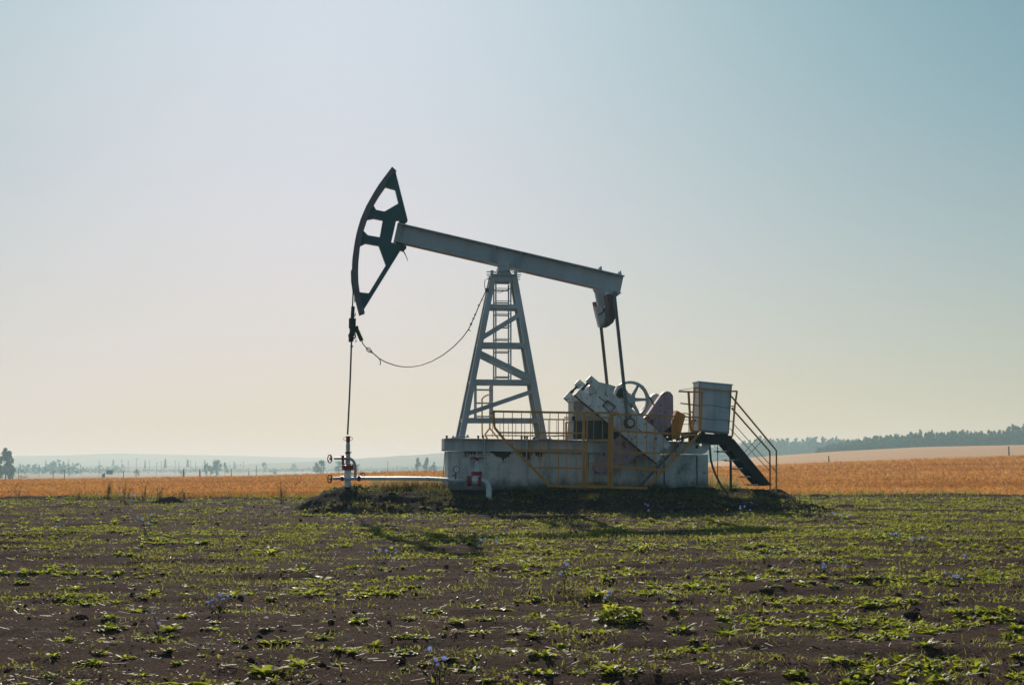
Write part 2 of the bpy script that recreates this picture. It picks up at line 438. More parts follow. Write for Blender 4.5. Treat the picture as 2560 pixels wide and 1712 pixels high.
# ripe stubble field: rises to a crest some 130 m off, then falls away
_cp = np.array([-2500, -700, 0, 300, 640, 900, 1050, 1300, 1600, 1870, 2100, 2300, 2560, 3300, 5200]); _cy = 6.0 + np.array([1196, 1196, 1196, 1191.5, 1187, 1178, 1174, 1173, 1169, 1161, 1151, 1144, 1136, 1120, 1100])
YC = 130.0
def field_z(X, Y):
    px = CX + F * X / np.maximum(Y, 20)
    cy = np.interp(px, _cp, _cy)
    zc = CH + (HZ - cy) / F * YC
    bb = bound(X); t = (Y - bb) / (YC - bb)
    z = zc * np.clip(t, 0, 1) ** 1.15 + .02
    beyond = np.clip(Y - YC, 0, None)
    z = np.where(Y > YC, zc + beyond * (zc - CH) / YC - .018 * beyond - .00006 * beyond ** 2, z)
    z = z + .10 * (fbm(X * .12, Y * .4, 61, 3) - .5) * np.clip((Y - bb) / 5, 0, 1)
    return z - np.where(Y < bb, (bb - Y) * .6, 0)
fx = np.arange(-150, 150.1, .9); fy = np.concatenate([np.arange(39, 70, .35), np.arange(70, 150, .9), np.arange(150, 262, 4)])
def field_clip(X, Y): return field_z(X, Y) - np.where(Y < bound(X) - .02, .5, 0)
tag(grid('wheat_field', fx, fy, field_clip, M['field']), kind='structure')

_fp = np.array([-4000, 1500, 1700, 1780, 1870, 2100, 2300, 2560, 3200, 6000]); _fy_ = np.array([1250, 1215, 1168, 1153, 1143, 1127.5, 1117, 1111.5, 1104, 1100])
YF = 600.0
def far_z(X, Y):
    px = CX + F * X / Y; zt = CH + (HZ - np.interp(px, _fp, _fy_)) / F * YF
    t = np.clip((Y - 230) / (YF - 230), 0, 1)
    b = np.clip(Y - YF, 0, None)
    return -5 + (zt + 5) * t ** .8 + b * (zt - CH) / YF - .012 * b
tag(grid('far_field', np.arange(-20, 700, 10.), np.arange(230, 900, 11.), far_z, M['farfield']), kind='structure')
def plain_z(X, Y):
    return -4.5 - 2.2 * sstep(Y, 300, 1200) + 1.2 * (fbm(X * .004, Y * .004, 71, 2) - .5)
tag(grid('plain', np.arange(-3000, 3001, 60.), np.concatenate([np.arange(180, 1500, 20.), np.arange(1500, 4901, 100.)]), plain_z, M['plain']), kind='structure')
def hill(name, cps, D, depth, seed, amp):
    px_, py_ = zip(*cps)
    def hz(X, Y):
        px = CX + F * X / Y; h = CH + (HZ - np.interp(px, px_, py_)) / F * D
        t = 1 - np.abs(Y - D) / depth
        return -9 + (h + 9 + amp * (fbm(X * .02, Y * .02, seed, 4) - .5)) * np.clip(t, 0, 1) ** .6
    w = D * .55
    tag(grid(name, np.arange(-w, w, D / 260), np.arange(D - depth, D + depth, depth / 14), hz, M['hill']), kind='structure')
hill('hill', [(-900, 1166), (500, 1166), (640, 1160), (760, 1153), (900, 1147.5), (1000, 1139), (1107, 1131), (1250, 1127), (1500, 1118), (1800, 1106), (2000, 1104), (2600, 1098), (3500, 1090)], 1900, 340, 81, 3)
hill('hill', [(-900, 1144), (0, 1141), (200, 1136), (330, 1134), (520, 1138), (700, 1142), (900, 1146), (1200, 1150), (3500, 1150)], 3300, 420, 82, 4)
# pale dirt track crossing the plain
trk = []
for px, py in ((120, 1187), (180, 1186), (240, 1183.5), (265, 1181.5), (300, 1180.5), (350, 1180.5), (430, 1181)):
    for d_ in range(1): trk.append((px, py))
mb = MB(); tp = []
for px, py in trk:
    d = 640.0; x = (px - CX) / F * d; tp.append((x, d + (1187 - py) * 40))
vs = []
for x, y in tp:
    z = float(plain_z(np.array([x]), np.array([y]))[0]) + .35
    k = y / 640.; vs += [(x * k, y - 5, z), (x * k, y + 5, z)]
mb.add(vs, [(2 * i, 2 * i + 1, 2 * i + 3, 2 * i + 2) for i in range(len(tp) - 1)])
tag(mb.build('dirt_track', M['track']), kind='structure')

# ================================================================== PUMP SITE
VC = .575
# ---------------- foundation
t = Site('concrete_foundation', 'stained whitewashed concrete footing under the pump jack with rust marks below the beam', 'foundation')
def blk(pxl, pxr, ytop, v0, v1, name='concrete_block'):
    a = L(pxl, ytop, v0); b = L(pxr, ytop, v0); z1 = (a.z + b.z) / 2
    m = MB(); m.box((a.x, v0, -.5), (b.x, v1, z1)); return t.part(name, m, M['concrete'])
blk(1120, 1318.5, 1128, .12, 1.04); blk(1320.5, 1470, 1129, .12, 1.04); blk(1472, 1640, 1131, .13, 1.03); blk(1642, 1770, 1136, .10, 1.06)
m = MB()
for px in (1742, 1660): 
    a = L(px, 1136, .085); m.bar((a.x, .088, .05), (a.x, .088, a.z - .02), .02, .022)
t.part('tie_rod', m, M['dark'])
m = MB()
for px, y0, y1 in ((1211, 1096, 1192), (1316, 1098, 1214)):
    a = L(px, y0, .0); b = L(px, y1, .0); m.tube([(a.x, -.02, a.z), (b.x, -.02, b.z)], .016, 6)
for px, y0, y1 in ((1110, 1121, 1216),):
    a = L(1113, y0, .05); b = L(1106, y1, -.1); m.tube([a, b], .012, 5)
t.part('anchor_rod', m, M['gray'])

# ---------------- pump jack
P = Site('pump_jack', 'gray nodding-donkey oil pump with dark green horse head tilted up over the concrete base', 'pump jack')
# steel base: two long I-beams
bt0, bb0 = L(1113, 1094, .0), L(1113, 1127, .0); bt1, bb1 = L(1733, 1104.5, .0), L(1733, 1133.5, .0)
h = (bt0.z - bb0.z + bt1.z - bb1.z) / 2
base = empty('base_frame', parent=P.o)
for v in (.14, 1.02):
    m = MB(); p0 = (bt0 + bb0) / 2; p1 = (bt1 + bb1) / 2
    m.ibeam(VV(p0, v), VV(p1, v), h, .24, .022, .016)
    for px in (1153, 1210, 1316, 1329, 1372, 1432, 1500, 1590, 1690):
        q = L(px, 1112, v); f = (q.x - p0.x) / (p1.x - p0.x); zc = p0.z + f * (p1.z - p0.z)
        s = -1 if v < .5 else 1
        m.box((q.x - .008, v + (s * .01), zc - h / 2 + .023), (q.x + .008, v + s * .105, zc + h / 2 - .023))
    P.part('side_beam', m, M['gray'], base)
m = MB()
for px in (1116, 1160, 1345, 1440, 1560, 1729):
    q = L(px, 1112, .14); f = (q.x - p0.x) / (p1.x - p0.x); zc = p0.z + f * (p1.z - p0.z)
    m.box((q.x - .05, .17, zc - h / 2 + .03), (q.x + .05, .99, zc + h / 2 - .03))
P.part('cross_member', m, M['gray'], base)
m = MB(); a = L(1131, 1094, .14); b = L(1700, 1104, .14)
m.hexa([(a.x + 2.2, .25, a.z - .03), (b.x, .25, b.z - .04), (b.x, .92, b.z - .04), (a.x + 2.2, .92, a.z - .03), (a.x + 2.2, .25, a.z - .02), (b.x, .25, b.z - .03), (b.x, .92, b.z - .03), (a.x + 2.2, .92, a.z - .02)])
P.part('deck_plate', m, M['tarnish'], base)
m = MB()
for px, py in ((1195.5, 1094), (1207, 1093), (1304, 1096), (1312, 1096), (1317.5, 1096), (1336, 1097), (1117, 1094)):
    for v in (.09, .98):
        q = L(px, py, v); m.cyl((q.x, v, q.z - .02), (q.x, v, q.z + .055), .022, 8).cyl((q.x, v, q.z + .03), (q.x, v, q.z + .045), .034, 6)
P.part('anchor_bolt', m, M['dark'], base)
# round end plate with a hole at the right end of the base
cx_, cz_ = L(1758, 1111, .2), 0
m = MB(); c0 = L(1751, 1112, .16)
ring = [Vector((c0.x + .24 * math.cos(a), 0, c0.z + .235 * math.sin(a))) for a in np.linspace(-math.pi / 2, math.pi / 2, 14)]
poly = [Vector((c0.x - .21, 0, c0.z + .235)), Vector((c0.x - .21, 0, c0.z - .235))] + ring
hc = L(1751.5, 1111.4, .16)
hole = [Vector((hc.x + .035 * math.cos(a), 0, hc.z + .035 * math.sin(a))) for a in np.linspace(0, 2 * math.pi, 12, endpoint=False)]
m.prism(poly, .155, .17, [hole]); P.part('end_plate', m, M['lightgray'], base)
m = MB(); q = L(1742, 1116, .15); m.box((q.x - .03, .135, q.z - .04), (q.x + .03, .153, q.z + .04)); P.part('cover', m, M['dark'], base)

# support tower
tower = empty('support_tower', parent=P.o)
TL0, TL1 = (1234.2, 688), (1155.2, 1092); TR0, TR1 = (1285.8, 688), (1361, 1097)
vt, vb = VC - .24, .05
nl0, nl1 = L(*TL0, vt), L(*TL1, vb); nr0, nr1 = L(*TR0, vt), L(*TR1, vb)
def mirror(p): return Vector((p.x, 2 * VC - p.y, p.z))
legs = [(nl0, nl1), (nr0, nr1), (mirror(nl0), mirror(nl1)), (mirror(nr0), mirror(nr1))]
for a, b in legs:
    m = MB(); m.bar(a, b, .012, .14, (0, 1, 0))   # flange of a channel
    s = 1 if a.y < VC else -1
    d = (b - a).normalized(); n = d.cross(Vector((0, 1, 0))).normalized()
    for k in (-.064, .064):
        m.bar(a + n * k + Vector((0, s * .055, 0)), b + n * k + Vector((0, s * .055, 0)), .1, .012, (0, 1, 0))
    m.hexa([(b.x + x, b.y + y, b.z + z) for z in (-.012, .008) for x, y in ((-.17, -.1), (.17, -.1), (.17, .14 if s > 0 else .1), (-.17, .14 if s > 0 else .1))])
    for x in (-.13, .13): m.cyl((b.x + x, b.y - .06, b.z), (b.x + x, b.y - .06, b.z + .05), .025, 6)
    P.part('leg', m, M['gray'], tower)
def on_leg(leg, z):
    a, b = leg; f = (a.z - z) / (a.z - b.z); return a + (b - a) * f
def zpx(px, py, leg):
    a, b = leg
    lo, hi = b.z, a.z
    for _ in range(40):
        mid = (lo + hi) / 2; q = on_leg(leg, mid); 
        if L(px, py, q.y).z > mid: lo = mid
        else: hi = mid
    return (lo + hi) / 2
for py in (766, 861.5, 954, 1050):
    z = zpx(1258, py, legs[0])
    for k in (0, 2):
        m = MB(); a, b = on_leg(legs[k], z), on_leg(legs[k + 1], z); s = 1 if k == 0 else -1
        m.bar(a, b, .012, .11); m.bar(a + Vector((0, s * .04, -.05)), b + Vector((0, s * .04, -.05)), .07, .012)
        P.part('cross_bar', m, M['gray'], tower)
    for k in (0, 1):
        m = MB(); m.bar(on_leg(legs[k], z), on_leg(legs[k + 2], z), .09, .09, (0, 0, 1)); P.part('cross_bar', m, M['gray'], tower)
for (xa, ya), (xb, yb) in (((1210, 845), (1294, 783)), ((1203, 880), (1322, 946)), ((1171, 1035), (1328, 975))):
    za, zb = zpx(1258, ya, legs[0]), zpx(1258, yb, legs[0])
    for k in (0, 2):
        m = MB(); a, b = on_leg(legs[k], za), on_leg(legs[k + 1], zb); s = 1 if k == 0 else -1
        off = Vector((0, s * .013, 0))
        m.bar(a + off, b + off, .012, .11); m.bar(a + off + Vector((0, s * .03, -.05)), b + off + Vector((0, s * .03, -.05)), .06, .012)
        P.part('diagonal_brace', m, M['gray'], tower)
# tower head
m = MB(); a = L(1228, 688, vt); b = L(1292, 688, vt)
m.box((a.x, vt - .06, a.z), (b.x, 2 * VC - vt + .06, a.z + .03))
c0, c1 = L(1240, 690, vt), L(1280, 705, vt)
m.box((c0.x, vt + .012, c1.z), (c1.x, vt + .04, a.z)); m.box((c0.x, 2 * VC - vt - .04, c1.z), (c1.x, 2 * VC - vt - .012, a.z))
for px in (1230, 1289):
    for v in (vt, 2 * VC - vt):
        q = L(px, 683, v); m.box((q.x - .035, v - .05, a.z + .03), (q.x + .035, v + .05, a.z + .12))
        s = -1 if px < 1250 else 1
        m.tube([(q.x + .1 * -s, v, a.z + .085), (q.x + .14 * s, v, a.z + .085)], .013, 6); m.tube([(q.x, v, a.z - .03), (q.x + .12 * s, v, a.z - .03)], .013, 6)
P.part('tower_cap', m, M['gray'], tower)
# saddle bearing
m = MB(); c = L(1260.6, 670.7, VC - .22)
m.lathe((c.x, VC - .25, c.z), (0, 1, 0), [(0, .04), (.0, .12), (.02, .145), (.48, .145), (.5, .12), (.5, .04)], 24)
m.prism([Vector((c.x - .20, 0, a.z + .03)), Vector((c.x + .20, 0, a.z + .03)), Vector((c.x + .13, 0, c.z - .02)), Vector((c.x - .13, 0, c.z - .02))], VC - .2, VC + .2)
m.box((c.x - .16, VC - .15, c.z + .1), (c.x + .16, VC + .15, c.z + .2))
for k in range(6):
    an = k * math.pi / 3; m.cyl((c.x + .1 * math.cos(an), VC - .265, c.z + .1 * math.sin(an)), (c.x + .1 * math.cos(an), VC - .25, c.z + .1 * math.sin(an)), .014, 6)
P.part('saddle_bearing', m, M['gray'])
# ladders inside the tower
def ladder(name, xs_, y0, y1, vf, rungs, vback=None):
    m = MB()
    a0, a1 = L(xs_[0], y0, vf), L(xs_[0], y1, vf); b0, b1 = L(xs_[1], y0, vf), L(xs_[1], y1, vf)
    cx0 = (a0.x + a1.x) / 2; cx1 = (b0.x + b1.x) / 2
    for v in ([vf] if vback is None else [vf, vback]):
        for x in (cx0, cx1): m.bar((x, v, a0.z), (x, v, a1.z), .03, .035)
        z = a0.z - .15
        while z > a1.z + .05:
            m.tube([(cx0, v, z), (cx1, v, z)], .011 if v == vf else .02, 6); z -= rungs
    return P.part(name, m, M['gray'])
ladder('ladder', (1239.5, 1277), 706, 952, .35, .318, .80)
ladder('ladder', (1190, 1231), 958, 1048, .40, .335, .72)

# walking beam
wv = VC - .17
p0 = L(989.7, 579, wv); p1 = L(1557.5, 711, wv)
ang = (p1 - p0).normalized(); nrm = Vector((-ang.z, 0, ang.x))
BH = .475
m = MB(); m.ibeam(VV(p0, VC), VV(p1, VC), BH, .34, .026, .02)
def along(px, py): 
    q = L(px, py, wv); return (q - p0).dot(ang)
for px, py in ((1000.5, 580), (1234, 635), (1299, 650)):
    s = along(px, py)
    for sg in (-1, 1):
        q = VV(p0, VC + sg * .085) + ang * s
        m.bar(q - nrm * (BH / 2 - .026), q + nrm * (BH / 2 - .026), .15, .014)
P.part('walking_beam', m, M['beam'])
m = MB()
for px, py in ((1502, 671), (1551, 682)):
    s = along(px, py + 4)
    for v in (VC - .1, VC + .1):
        q = VV(p0, v) + ang * s + nrm * (BH / 2)
        m.cyl(q - nrm * .02, q + nrm * .05, .045, 6).cyl(q + nrm * .04, q + nrm * .10, .022, 8)
P.part('clamp_bolt', m, M['gray'])
# rope tail at the head
# horse head
def HP(x, y, v): return L(860 + x / 3.92, 400 + y / 3.92, v)
arc_o = [(470, 72), (430, 126), (385, 185), (340, 247), (300, 310), (255, 388), (215, 460), (185, 528), (160, 590), (138, 662), (120, 730), (105, 804), (95, 870), (85, 940), (80, 1000), (78, 1080), (80, 1170), (88, 1245), (104, 1340), (150, 1518)]
arc_i = [(165, 1372), (152, 1290), (141, 1200), (138, 1100), (141, 1000), (149, 910), (160, 835), (174, 765), (190, 693), (208, 630), (230, 565), (258, 500), (290, 440), (330, 372), (372, 305), (408, 245), (440, 175), (513, 112)]
hv = VC - .09
m = MB(); m.prism([HP(*p, hv) for p in arc_o] + [HP(203, 1500, hv), HP(195, 1465, hv)] + [HP(*p, hv) for p in arc_i], VC - .17, VC + .17)
head = empty('horse_head', parent=P.o)
P.part('arc_plate', m, M['arc'], head)
out = [(430, 150), (498, 112), (508, 125), (625, 590), (620, 607), (548, 600), (540, 590), (512, 590), (463, 808), (515, 820), (613, 843), (610, 866), (575, 892), (555, 882), (200, 1455), (140, 1440), (118, 1310), (108, 1180), (106, 1080), (110, 1000), (124, 870), (150, 730), (190, 590), (250, 460), (335, 310)]
hA = [(408, 262), (502, 288), (535, 425), (397, 505), (315, 488), (290, 445), (345, 352)]
hB = [(228, 582), (290, 570), (380, 588), (350, 757), (235, 737), (192, 695)]
hC = [(158, 840), (210, 815), (340, 838), (410, 1030), (243, 1305), (155, 1295), (139, 1180), (138, 1100), (142, 1000)]
m = MB(); m.prism([HP(*p, hv) for p in out], VC - .09, VC + .09, [[HP(*p, hv) for p in h_] for h_ in (hA, hB, hC)])
P.part('head_web', m, M['green'], head)
m = MB(); q = HP(578, 612, hv); q2 = HP(520, 838, hv)
m.cyl((q.x, VC - .14, q.z - .02), (q.x, VC + .14, q.z - .02), .05, 10); m.bar(HP(540, 606, hv) + Vector((0, .09, 0)), HP(605, 612, hv) + Vector((0, .09, 0)), .2, .07)
m.bar(HP(505, 815, hv) + Vector((0, .09, 0)), HP(600, 848, hv) + Vector((0, .09, 0)), .24, .06)
m.tube([HP(575, 880, hv), HP(600, 925, hv), HP(622, 975, hv), HP(623, 988, hv)], [.022, .012, .009, .009], 6)
P.part('hinge', m, M['tarnish'], head)

# equalizer hanging at the rear of the beam
eq = empty('equalizer', parent=P.o)
def EP(x, y, v): return L(1460 + x / 11.2, 700 + y / 11.2, v)
m = MB(); m.prism([EP(*p, .3) for p in ((275, 250), (880, 290), (1045, 355), (960, 430), (890, 480), (640, 560), (520, 860), (470, 740), (400, 700), (330, 340))], .30, .48)
P.part('equalizer_bearing', m, M['gray'], eq)
m = MB(); m.prism([EP(*p, .12) for p in ((300, 740), (470, 745), (470, 870), (520, 900), (615, 790), (640, 560), (600, 320), (690, 310), (700, 720), (690, 1010), (650, 1170), (520, 1270), (440, 1310), (370, 1010))], .12, .36)
m.prism([EP(*p, .36) for p in ((520, 760), (640, 740), (650, 1000), (560, 1120), (500, 1000))], .37, 1.04)
P.part('yoke', m, M['lightgray'], eq)
# yoke sides: rusty end plates toward the near pitman
m = MB(); ev = -.42
m.prism([EP(*p, ev + .1) for p in ((640, 400), (830, 400), (900, 480), (915, 700), (905, 1000), (820, 1190), (700, 1290), (510, 1305), (640, 1160), (690, 980), (690, 700))], ev + .1, .10)
P.part('side_plate', m, M['rust'], eq)
m = MB(); m.prism([EP(*p, 1.1) for p in ((250, 620), (345, 610), (480, 745), (480, 1000), (430, 1300), (330, 1010))], 1.05, 1.2)
P.part('side_plate', m, M['redrust'], eq)
m = MB(); m.tube([EP(400, 980, .1), EP(520, 900, .1), EP(600, 800, .1), EP(620, 700, .1)], .012, 5); P.part('grease_line', m, M['cable'], eq)
# pitman arms
PV = -.45; PF = 2 * VC - PV
pin = (1575, 1057)
a = L(1536, 738, PV); b = L(1567.5, 1036, PV)
for v in (PV, PF):
    m = MB(); m.bar(VV(a, v), VV(b, v), .07, .072)
    m.cyl((a.x, v - .06, a.z + .02), (a.x, v + .06, a.z + .02), .075, 14)
    c = L(*pin, PV)
    m.bar(VV(b, v), VV(c, v) + Vector((-.005, 0, .12)), .075, .16)
    P.part('pitman_arm', m, M['rust'] if v > 1 else M['pitman'])
    m = MB(); s = 1 if v < VC else -1
    m.lathe((c.x, v - .05 * s, c.z), (0, s, 0), [(0, .06), (0, .085), (.01, .095), (.012, .125), (.10, .135), (.24, .135)], 24)
    for k in range(8):
        an = k * math.pi / 4; m.cyl((c.x + .11 * math.cos(an), v - .06 * s, c.z + .11 * math.sin(an)), (c.x + .11 * math.cos(an), v - .0 * s, c.z + .11 * math.sin(an)), .016, 6)
    pb_ = P.part('pin_bearing', m, M['tarnish'])
    m = MB(); m.lathe((c.x, v - .085 * s, c.z), (0, s, 0), [(0, .04), (0, .075), (.015, .085), (.06, .085)], 20); P.part('bearing_cover', m, M['lightgray'], pb_)
# cranks
def KP(x, y, v): return L(1400 + x / 6.03, 920 + y / 6.03, v)
CV0, CV1 = -.31, -.15
crank = [(225, 398), (305, 308), (385, 378), (545, 425), (562, 345), (430, 218), (395, 186), (470, 110), (585, 208), (740, 245), (835, 275), (800, 385), (900, 462), (1000, 540), (1180, 690), (1440, 905), (1665, 1150), (1617, 1228), (1556, 1190), (1496, 1268), (1532, 1340), (1457, 1424), (1280, 1288), (1020, 1065), (790, 880), (545, 665), (340, 500)]
sq = [(640, 565), (715, 485), (835, 580), (755, 672)]
slot = [(870, 690), (930, 760), (975, 940), (905, 870)]
wU = [(1530, 395), (1570, 360), (1615, 345), (1670, 365), (1705, 420), (1708, 660), (1660, 880), (1560, 960), (1560, 1075), (1470, 1010), (1210, 810), (1320, 700)]
wL = [(920, 1010), (1270, 1290), (1215, 1335), (1160, 1310), (1095, 1385), (1020, 1420), (840, 1525), (620, 1590), (520, 1540), (505, 1480), (670, 1340), (790, 1140)]
def flip(v): return 2 * VC - v
for near in (True, False):
    F_ = (lambda v: v) if near else flip
    cm = MB(); cm.prism([KP(*p, CV0) for p in crank], F_(CV0 + .085), F_(CV1), [[KP(*p, CV0) for p in slot]])
    cm.prism([KP(*p, CV0) for p in crank], F_(CV0), F_(CV0 + .084), [[KP(*p, CV0) for p in sq], [KP(*p, CV0) for p in slot]])
    co = P.part('crank', cm, M['crank'])
    m = MB(); eg = [VV(KP(*p, CV0), F_(-.2)) for p in ((225, 402), (340, 508), (545, 673), (790, 888), (1020, 1073), (1280, 1296), (1457, 1434))]
    for i_ in range(6): m.bar(eg[i_], eg[i_ + 1], .10, .028)  # dark bars standing in for the shade along the crank's edges
    P.part('crank_edge_shade', m, M['tarnish'], co); m = MB(); eg = [VV(KP(*p, CV0), F_(-.2)) for p in ((1180, 684), (1440, 898), (1670, 1144))]
    for i_ in range(2): m.bar(eg[i_], eg[i_ + 1], .10, .022)
    P.part('crank_edge_shade', m, M['tarnish'], co)
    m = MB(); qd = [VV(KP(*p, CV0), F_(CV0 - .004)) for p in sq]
    for i_ in range(4): m.bar(qd[i_], qd[(i_ + 1) % 4], .02, .022)  # dark frame standing in for the shadow line of the recess
    P.part('recess_shade_line', m, M['tarnish'], co)
    m = MB()
    for q0, q1 in (((580, 430), (690, 510)), ((1170, 910), (1230, 960))): m.bar(VV(KP(*q0, CV0), F_(CV0 - .003)), VV(KP(*q1, CV0), F_(CV0 - .003)), .012, .02)
    P.part('crank_scale', m, M['tarnish'], co)
    m = MB(); 
    for q0, q1 in (((330, 320), (425, 225)),):
        A, B = KP(*q0, -.2), KP(*q1, -.2)
        A = VV(A, F_(-.22)); B = VV(B, F_(-.22)); m.tube([A, B], .03, 8); d = (B - A).normalized()
        m.cyl(A - d * .10, A + d * .06, .05, 6).cyl(B - d * .05, B + d * .05, .048, 6)
    P.part('clamp_bolt', m, M['tarnish'], co)
    m = MB(); q = KP(490, 320, -.2); m.lathe((q.x, F_(-.27), q.z), (0, F_(1) - F_(0), 0), [(0, .05), (0, .10), (.02, .12), (.4, .15)], 22)
    P.part('crank_shaft', m, M['lightgray'])
    for w in (wU, wL):
        m = MB(); m.prism([KP(*p, -.14) for p in w], F_(-.145), F_(.10))
        P.part('counterweight', m, M['pink'] if near else M['lightgray'])
    m = MB()
    for q in ((1440, 1060), (1330, 745), (1400, 790), (960, 1130)):
        c = KP(*q, -.3); m.cyl((c.x, F_(-.32), c.z), (c.x, F_(.05), c.z), .032, 6)
    P.part('weight_bolt', m, M['red'], co)
# gear reducer
g = empty('gear_reducer', parent=P.o)
m = MB(); A, B = KP(215, 790, .1), KP(900, 1070, .1)
m.hexa([(A.x - .03, .12, B.z), (B.x, .12, B.z), (B.x, 1.03, B.z), (A.x - .03, 1.03, B.z), (A.x, .16, A.z), (B.x - .05, .16, A.z), (B.x - .05, .99, A.z), (A.x, .99, A.z)])
P.part('gear_housing', m, M['tarnish'], g)
m = MB(); A, B = KP(205, 500, .15), KP(860, 790, .15)
m.box((A.x, .2, B.z), (B.x, .95, A.z + .02)); 
m.cyl((A.x + .15, .2, A.z - .1), (A.x + .15, .95, A.z - .1), .15, 20)
C_ = KP(190, 460, .15); m.box((C_.x, .16, A.z), (B.x + .02, .99, A.z + .06))
m.box((A.x + .15, .3, A.z + .06), (A.x + .5, .85, A.z + .16))
P.part('gear_cover', m, M['gearpaint'], g)
m = MB(); q = KP(895, 350, .2); m.lathe((q.x, .12, q.z), (0, 1, 0), [(0, .05), (0, .1), (.03, .135), (.7, .135), (.72, .1)], 22); P.part('bearing_cap', m, M['tarnish'], g)
m = MB(); A, B = KP(950, 340, .3), KP(1140, 560, .3); m.prism([KP(*p, .3) for p in ((850, 320), (1070, 385), (1140, 420), (1140, 560), (1040, 640), (860, 640))], .34, .9); P.part('brake_drum', m, M['rust'], g)
m = MB(); A, B = KP(187, 725, .1), KP(225, 790, .1); m.box((A.x, .1, B.z), (B.x, .2, A.z)); P.part('oil_gauge', m, M['dark'], g)
# big belt pulley
m = MB(); c = L(1576, 999, .02); cr = .425
rim = []
for rr, dv in ((cr + .03, -.075), (cr + .045, -.06), (cr + .045, .06), (cr + .03, .075), (cr - .02, .075), (cr - .02, -.075)): rim.append((rr, dv))
seg = 48; vs = []; fs = []
for k in range(seg):
    an = 2 * math.pi * k / seg
    for rr, dv in rim: vs.append((c.x + rr * math.cos(an), .02 + dv, c.z + rr * math.sin(an)))
n6 = len(rim)
for k in range(seg):
    k2 = (k + 1) % seg
    for j in range(n6):
        j2 = (j + 1) % n6; fs.append((k * n6 + j, k * n6 + j2, k2 * n6 + j2, k2 * n6 + j))
m.add(vs, fs, True)
for k in range(6):
    an = R(1) + k * math.pi / 3; d = Vector((math.cos(an), 0, math.sin(an))); cc = Vector((c.x, .02, c.z))
    m.bar(cc + d * .07, cc + d * (cr - .01), .07, .10, (0, 1, 0), .05, .06)
m.lathe((c.x, -.08, c.z), (0, 1, 0), [(0, .05), (0, .085), (.015, .095), (.03, .11), (.2, .12)], 22)
P.part('belt_pulley', m, M['gray'])
# drive belt
mq = L(1662, 1075, .02)
m = MB(); 
for sg in (1, -1):
    d = (Vector((mq.x, .02, mq.z)) - Vector((c.x, .02, c.z))); n = Vector((-d.z, 0, d.x)).normalized() * sg
    m.bar(Vector((c.x, .02, c.z)) + n * (cr + .05), Vector((mq.x, .02, mq.z)) + n * .10, .09, .02)
P.part('drive_belt', m, M['cable'])
m = MB(); m.lathe((mq.x, -.05, mq.z), (0, 1, 0), [(0, .04), (0, .1), (.13, .1), (.13, .05), (.2, .05), (.2, .17), (.25, .19), (.75, .19), (.8, .15)], 20)
for k in range(16):
    an = k * math.pi / 8; m.bar((mq.x + .19 * math.cos(an), .2, mq.z + .19 * math.sin(an)), (mq.x + .19 * math.cos(an), .7, mq.z + .19 * math.sin(an)), .014, .03, (math.cos(an), 0, math.sin(an)))
m.box((mq.x - .25, .2, mq.z - .26), (mq.x + .25, .7, mq.z - .18))
P.part('motor', m, M['tarnish'])
m = MB(); m.prism([L(*p, .2) for p in ((1690, 1026), (1700, 1031), (1712.5, 1038), (1704, 1068), (1697, 1097), (1678, 1099), (1676, 1060))], .12, .55); P.part('belt_guard', m, M['yellow'])
# control wires on tower head
m = MB()
m.tube([L(1212.5, 722, .2), L(1211.3, 708, .2), L(1213, 699, .2), L(1218, 696.5, .25), L(1228, 696, .3)], .009, 5)
m.tube([L(1236, 683, .2), L(1246, 679, .15), L(1262, 678, .1), L(1282, 676, .15)], .008, 5)
m.tube([L(1241, 731, .4), L(1252, 731, .4), L(1264, 726, .4), L(1275, 722, .4)], .008, 5)
P.part('loose_wire', m, M['cable'])

# ---------------- polished rod and its hanger (hangs from the head)
rv = VC
top = L(881, 722, rv)
t = Site('polished_rod', 'black polished rod and rope hanger dangling from the horse head down to the wellhead', 'pump rod', L(869, 1084, rv))
def RP(x, y, v=rv): return L(780 + x / 5.21, 700 + y / 5.21, v)
for dv in (-.12, .12):
    m = MB(); m.tube([HP(82, 1080, hv) + Vector((-.02, .09 + dv, 0)), HP(84, 1180, hv) + Vector((-.02, .09 + dv, 0)), VV(RP(536, 140), rv + dv), VV(RP(528, 330), rv + dv), VV(RP(524, 600), rv + dv * .6)], .016, 7); t.part('bridle_rope', m, M['cable'])
m = MB(); m.tube([RP(553, 160), RP(556, 290)], .012, 5).tube([RP(566, 430), RP(556, 480)], .012, 5)
m.cyl(RP(535, 345), RP(524, 520), .045, 10)
t.part('rope_socket', m, M['dark'])
m = MB()
m.bar(RP(526, 505), RP(524, 625), .32, .17)
m.bar(RP(498, 520), RP(558, 517), .10, .05); m.bar(RP(490, 577), RP(566, 596), .10, .05)
m.prism([RP(*p) for p in ((500, 600), (550, 605), (600, 622), (595, 650), (560, 690), (540, 760), (500, 760), (495, 690))], rv - .1, rv + .1)
m.cyl(RP(520, 600), RP(512, 800), .055, 10); m.cyl(RP(498, 760), RP(496, 806), .04, 8)
c = RP(521, 728); m.torus((c.x, rv, c.z), (0, 1, 0), .08, .016, 20, 5)
t.part('carrier_bar', m, M['dark'])
m = MB(); m.cyl(RP(575, 625), RP(648, 792), .052, 10).cyl(RP(566, 606), RP(578, 632), .065, 10)
t.part('load_cell', m, M['tarnish'])
m = MB(); m.tube([RP(566, 690), RP(571, 740), RP(572, 785)], .006, 5); c = RP(571, 796); m.torus((c.x, rv, c.z), (0, 1, 0), .02, .006, 12, 5); t.part('pin_ring', m, M['dark'])
m = MB(); m.tube([RP(515, 790), RP(505, 1080), L(874, 985, rv), L(869, 1086, rv)], .021, 8); m.bar(RP(498, 863), RP(536, 865), .07, .035)
t.part('rod', m, M['rust'])

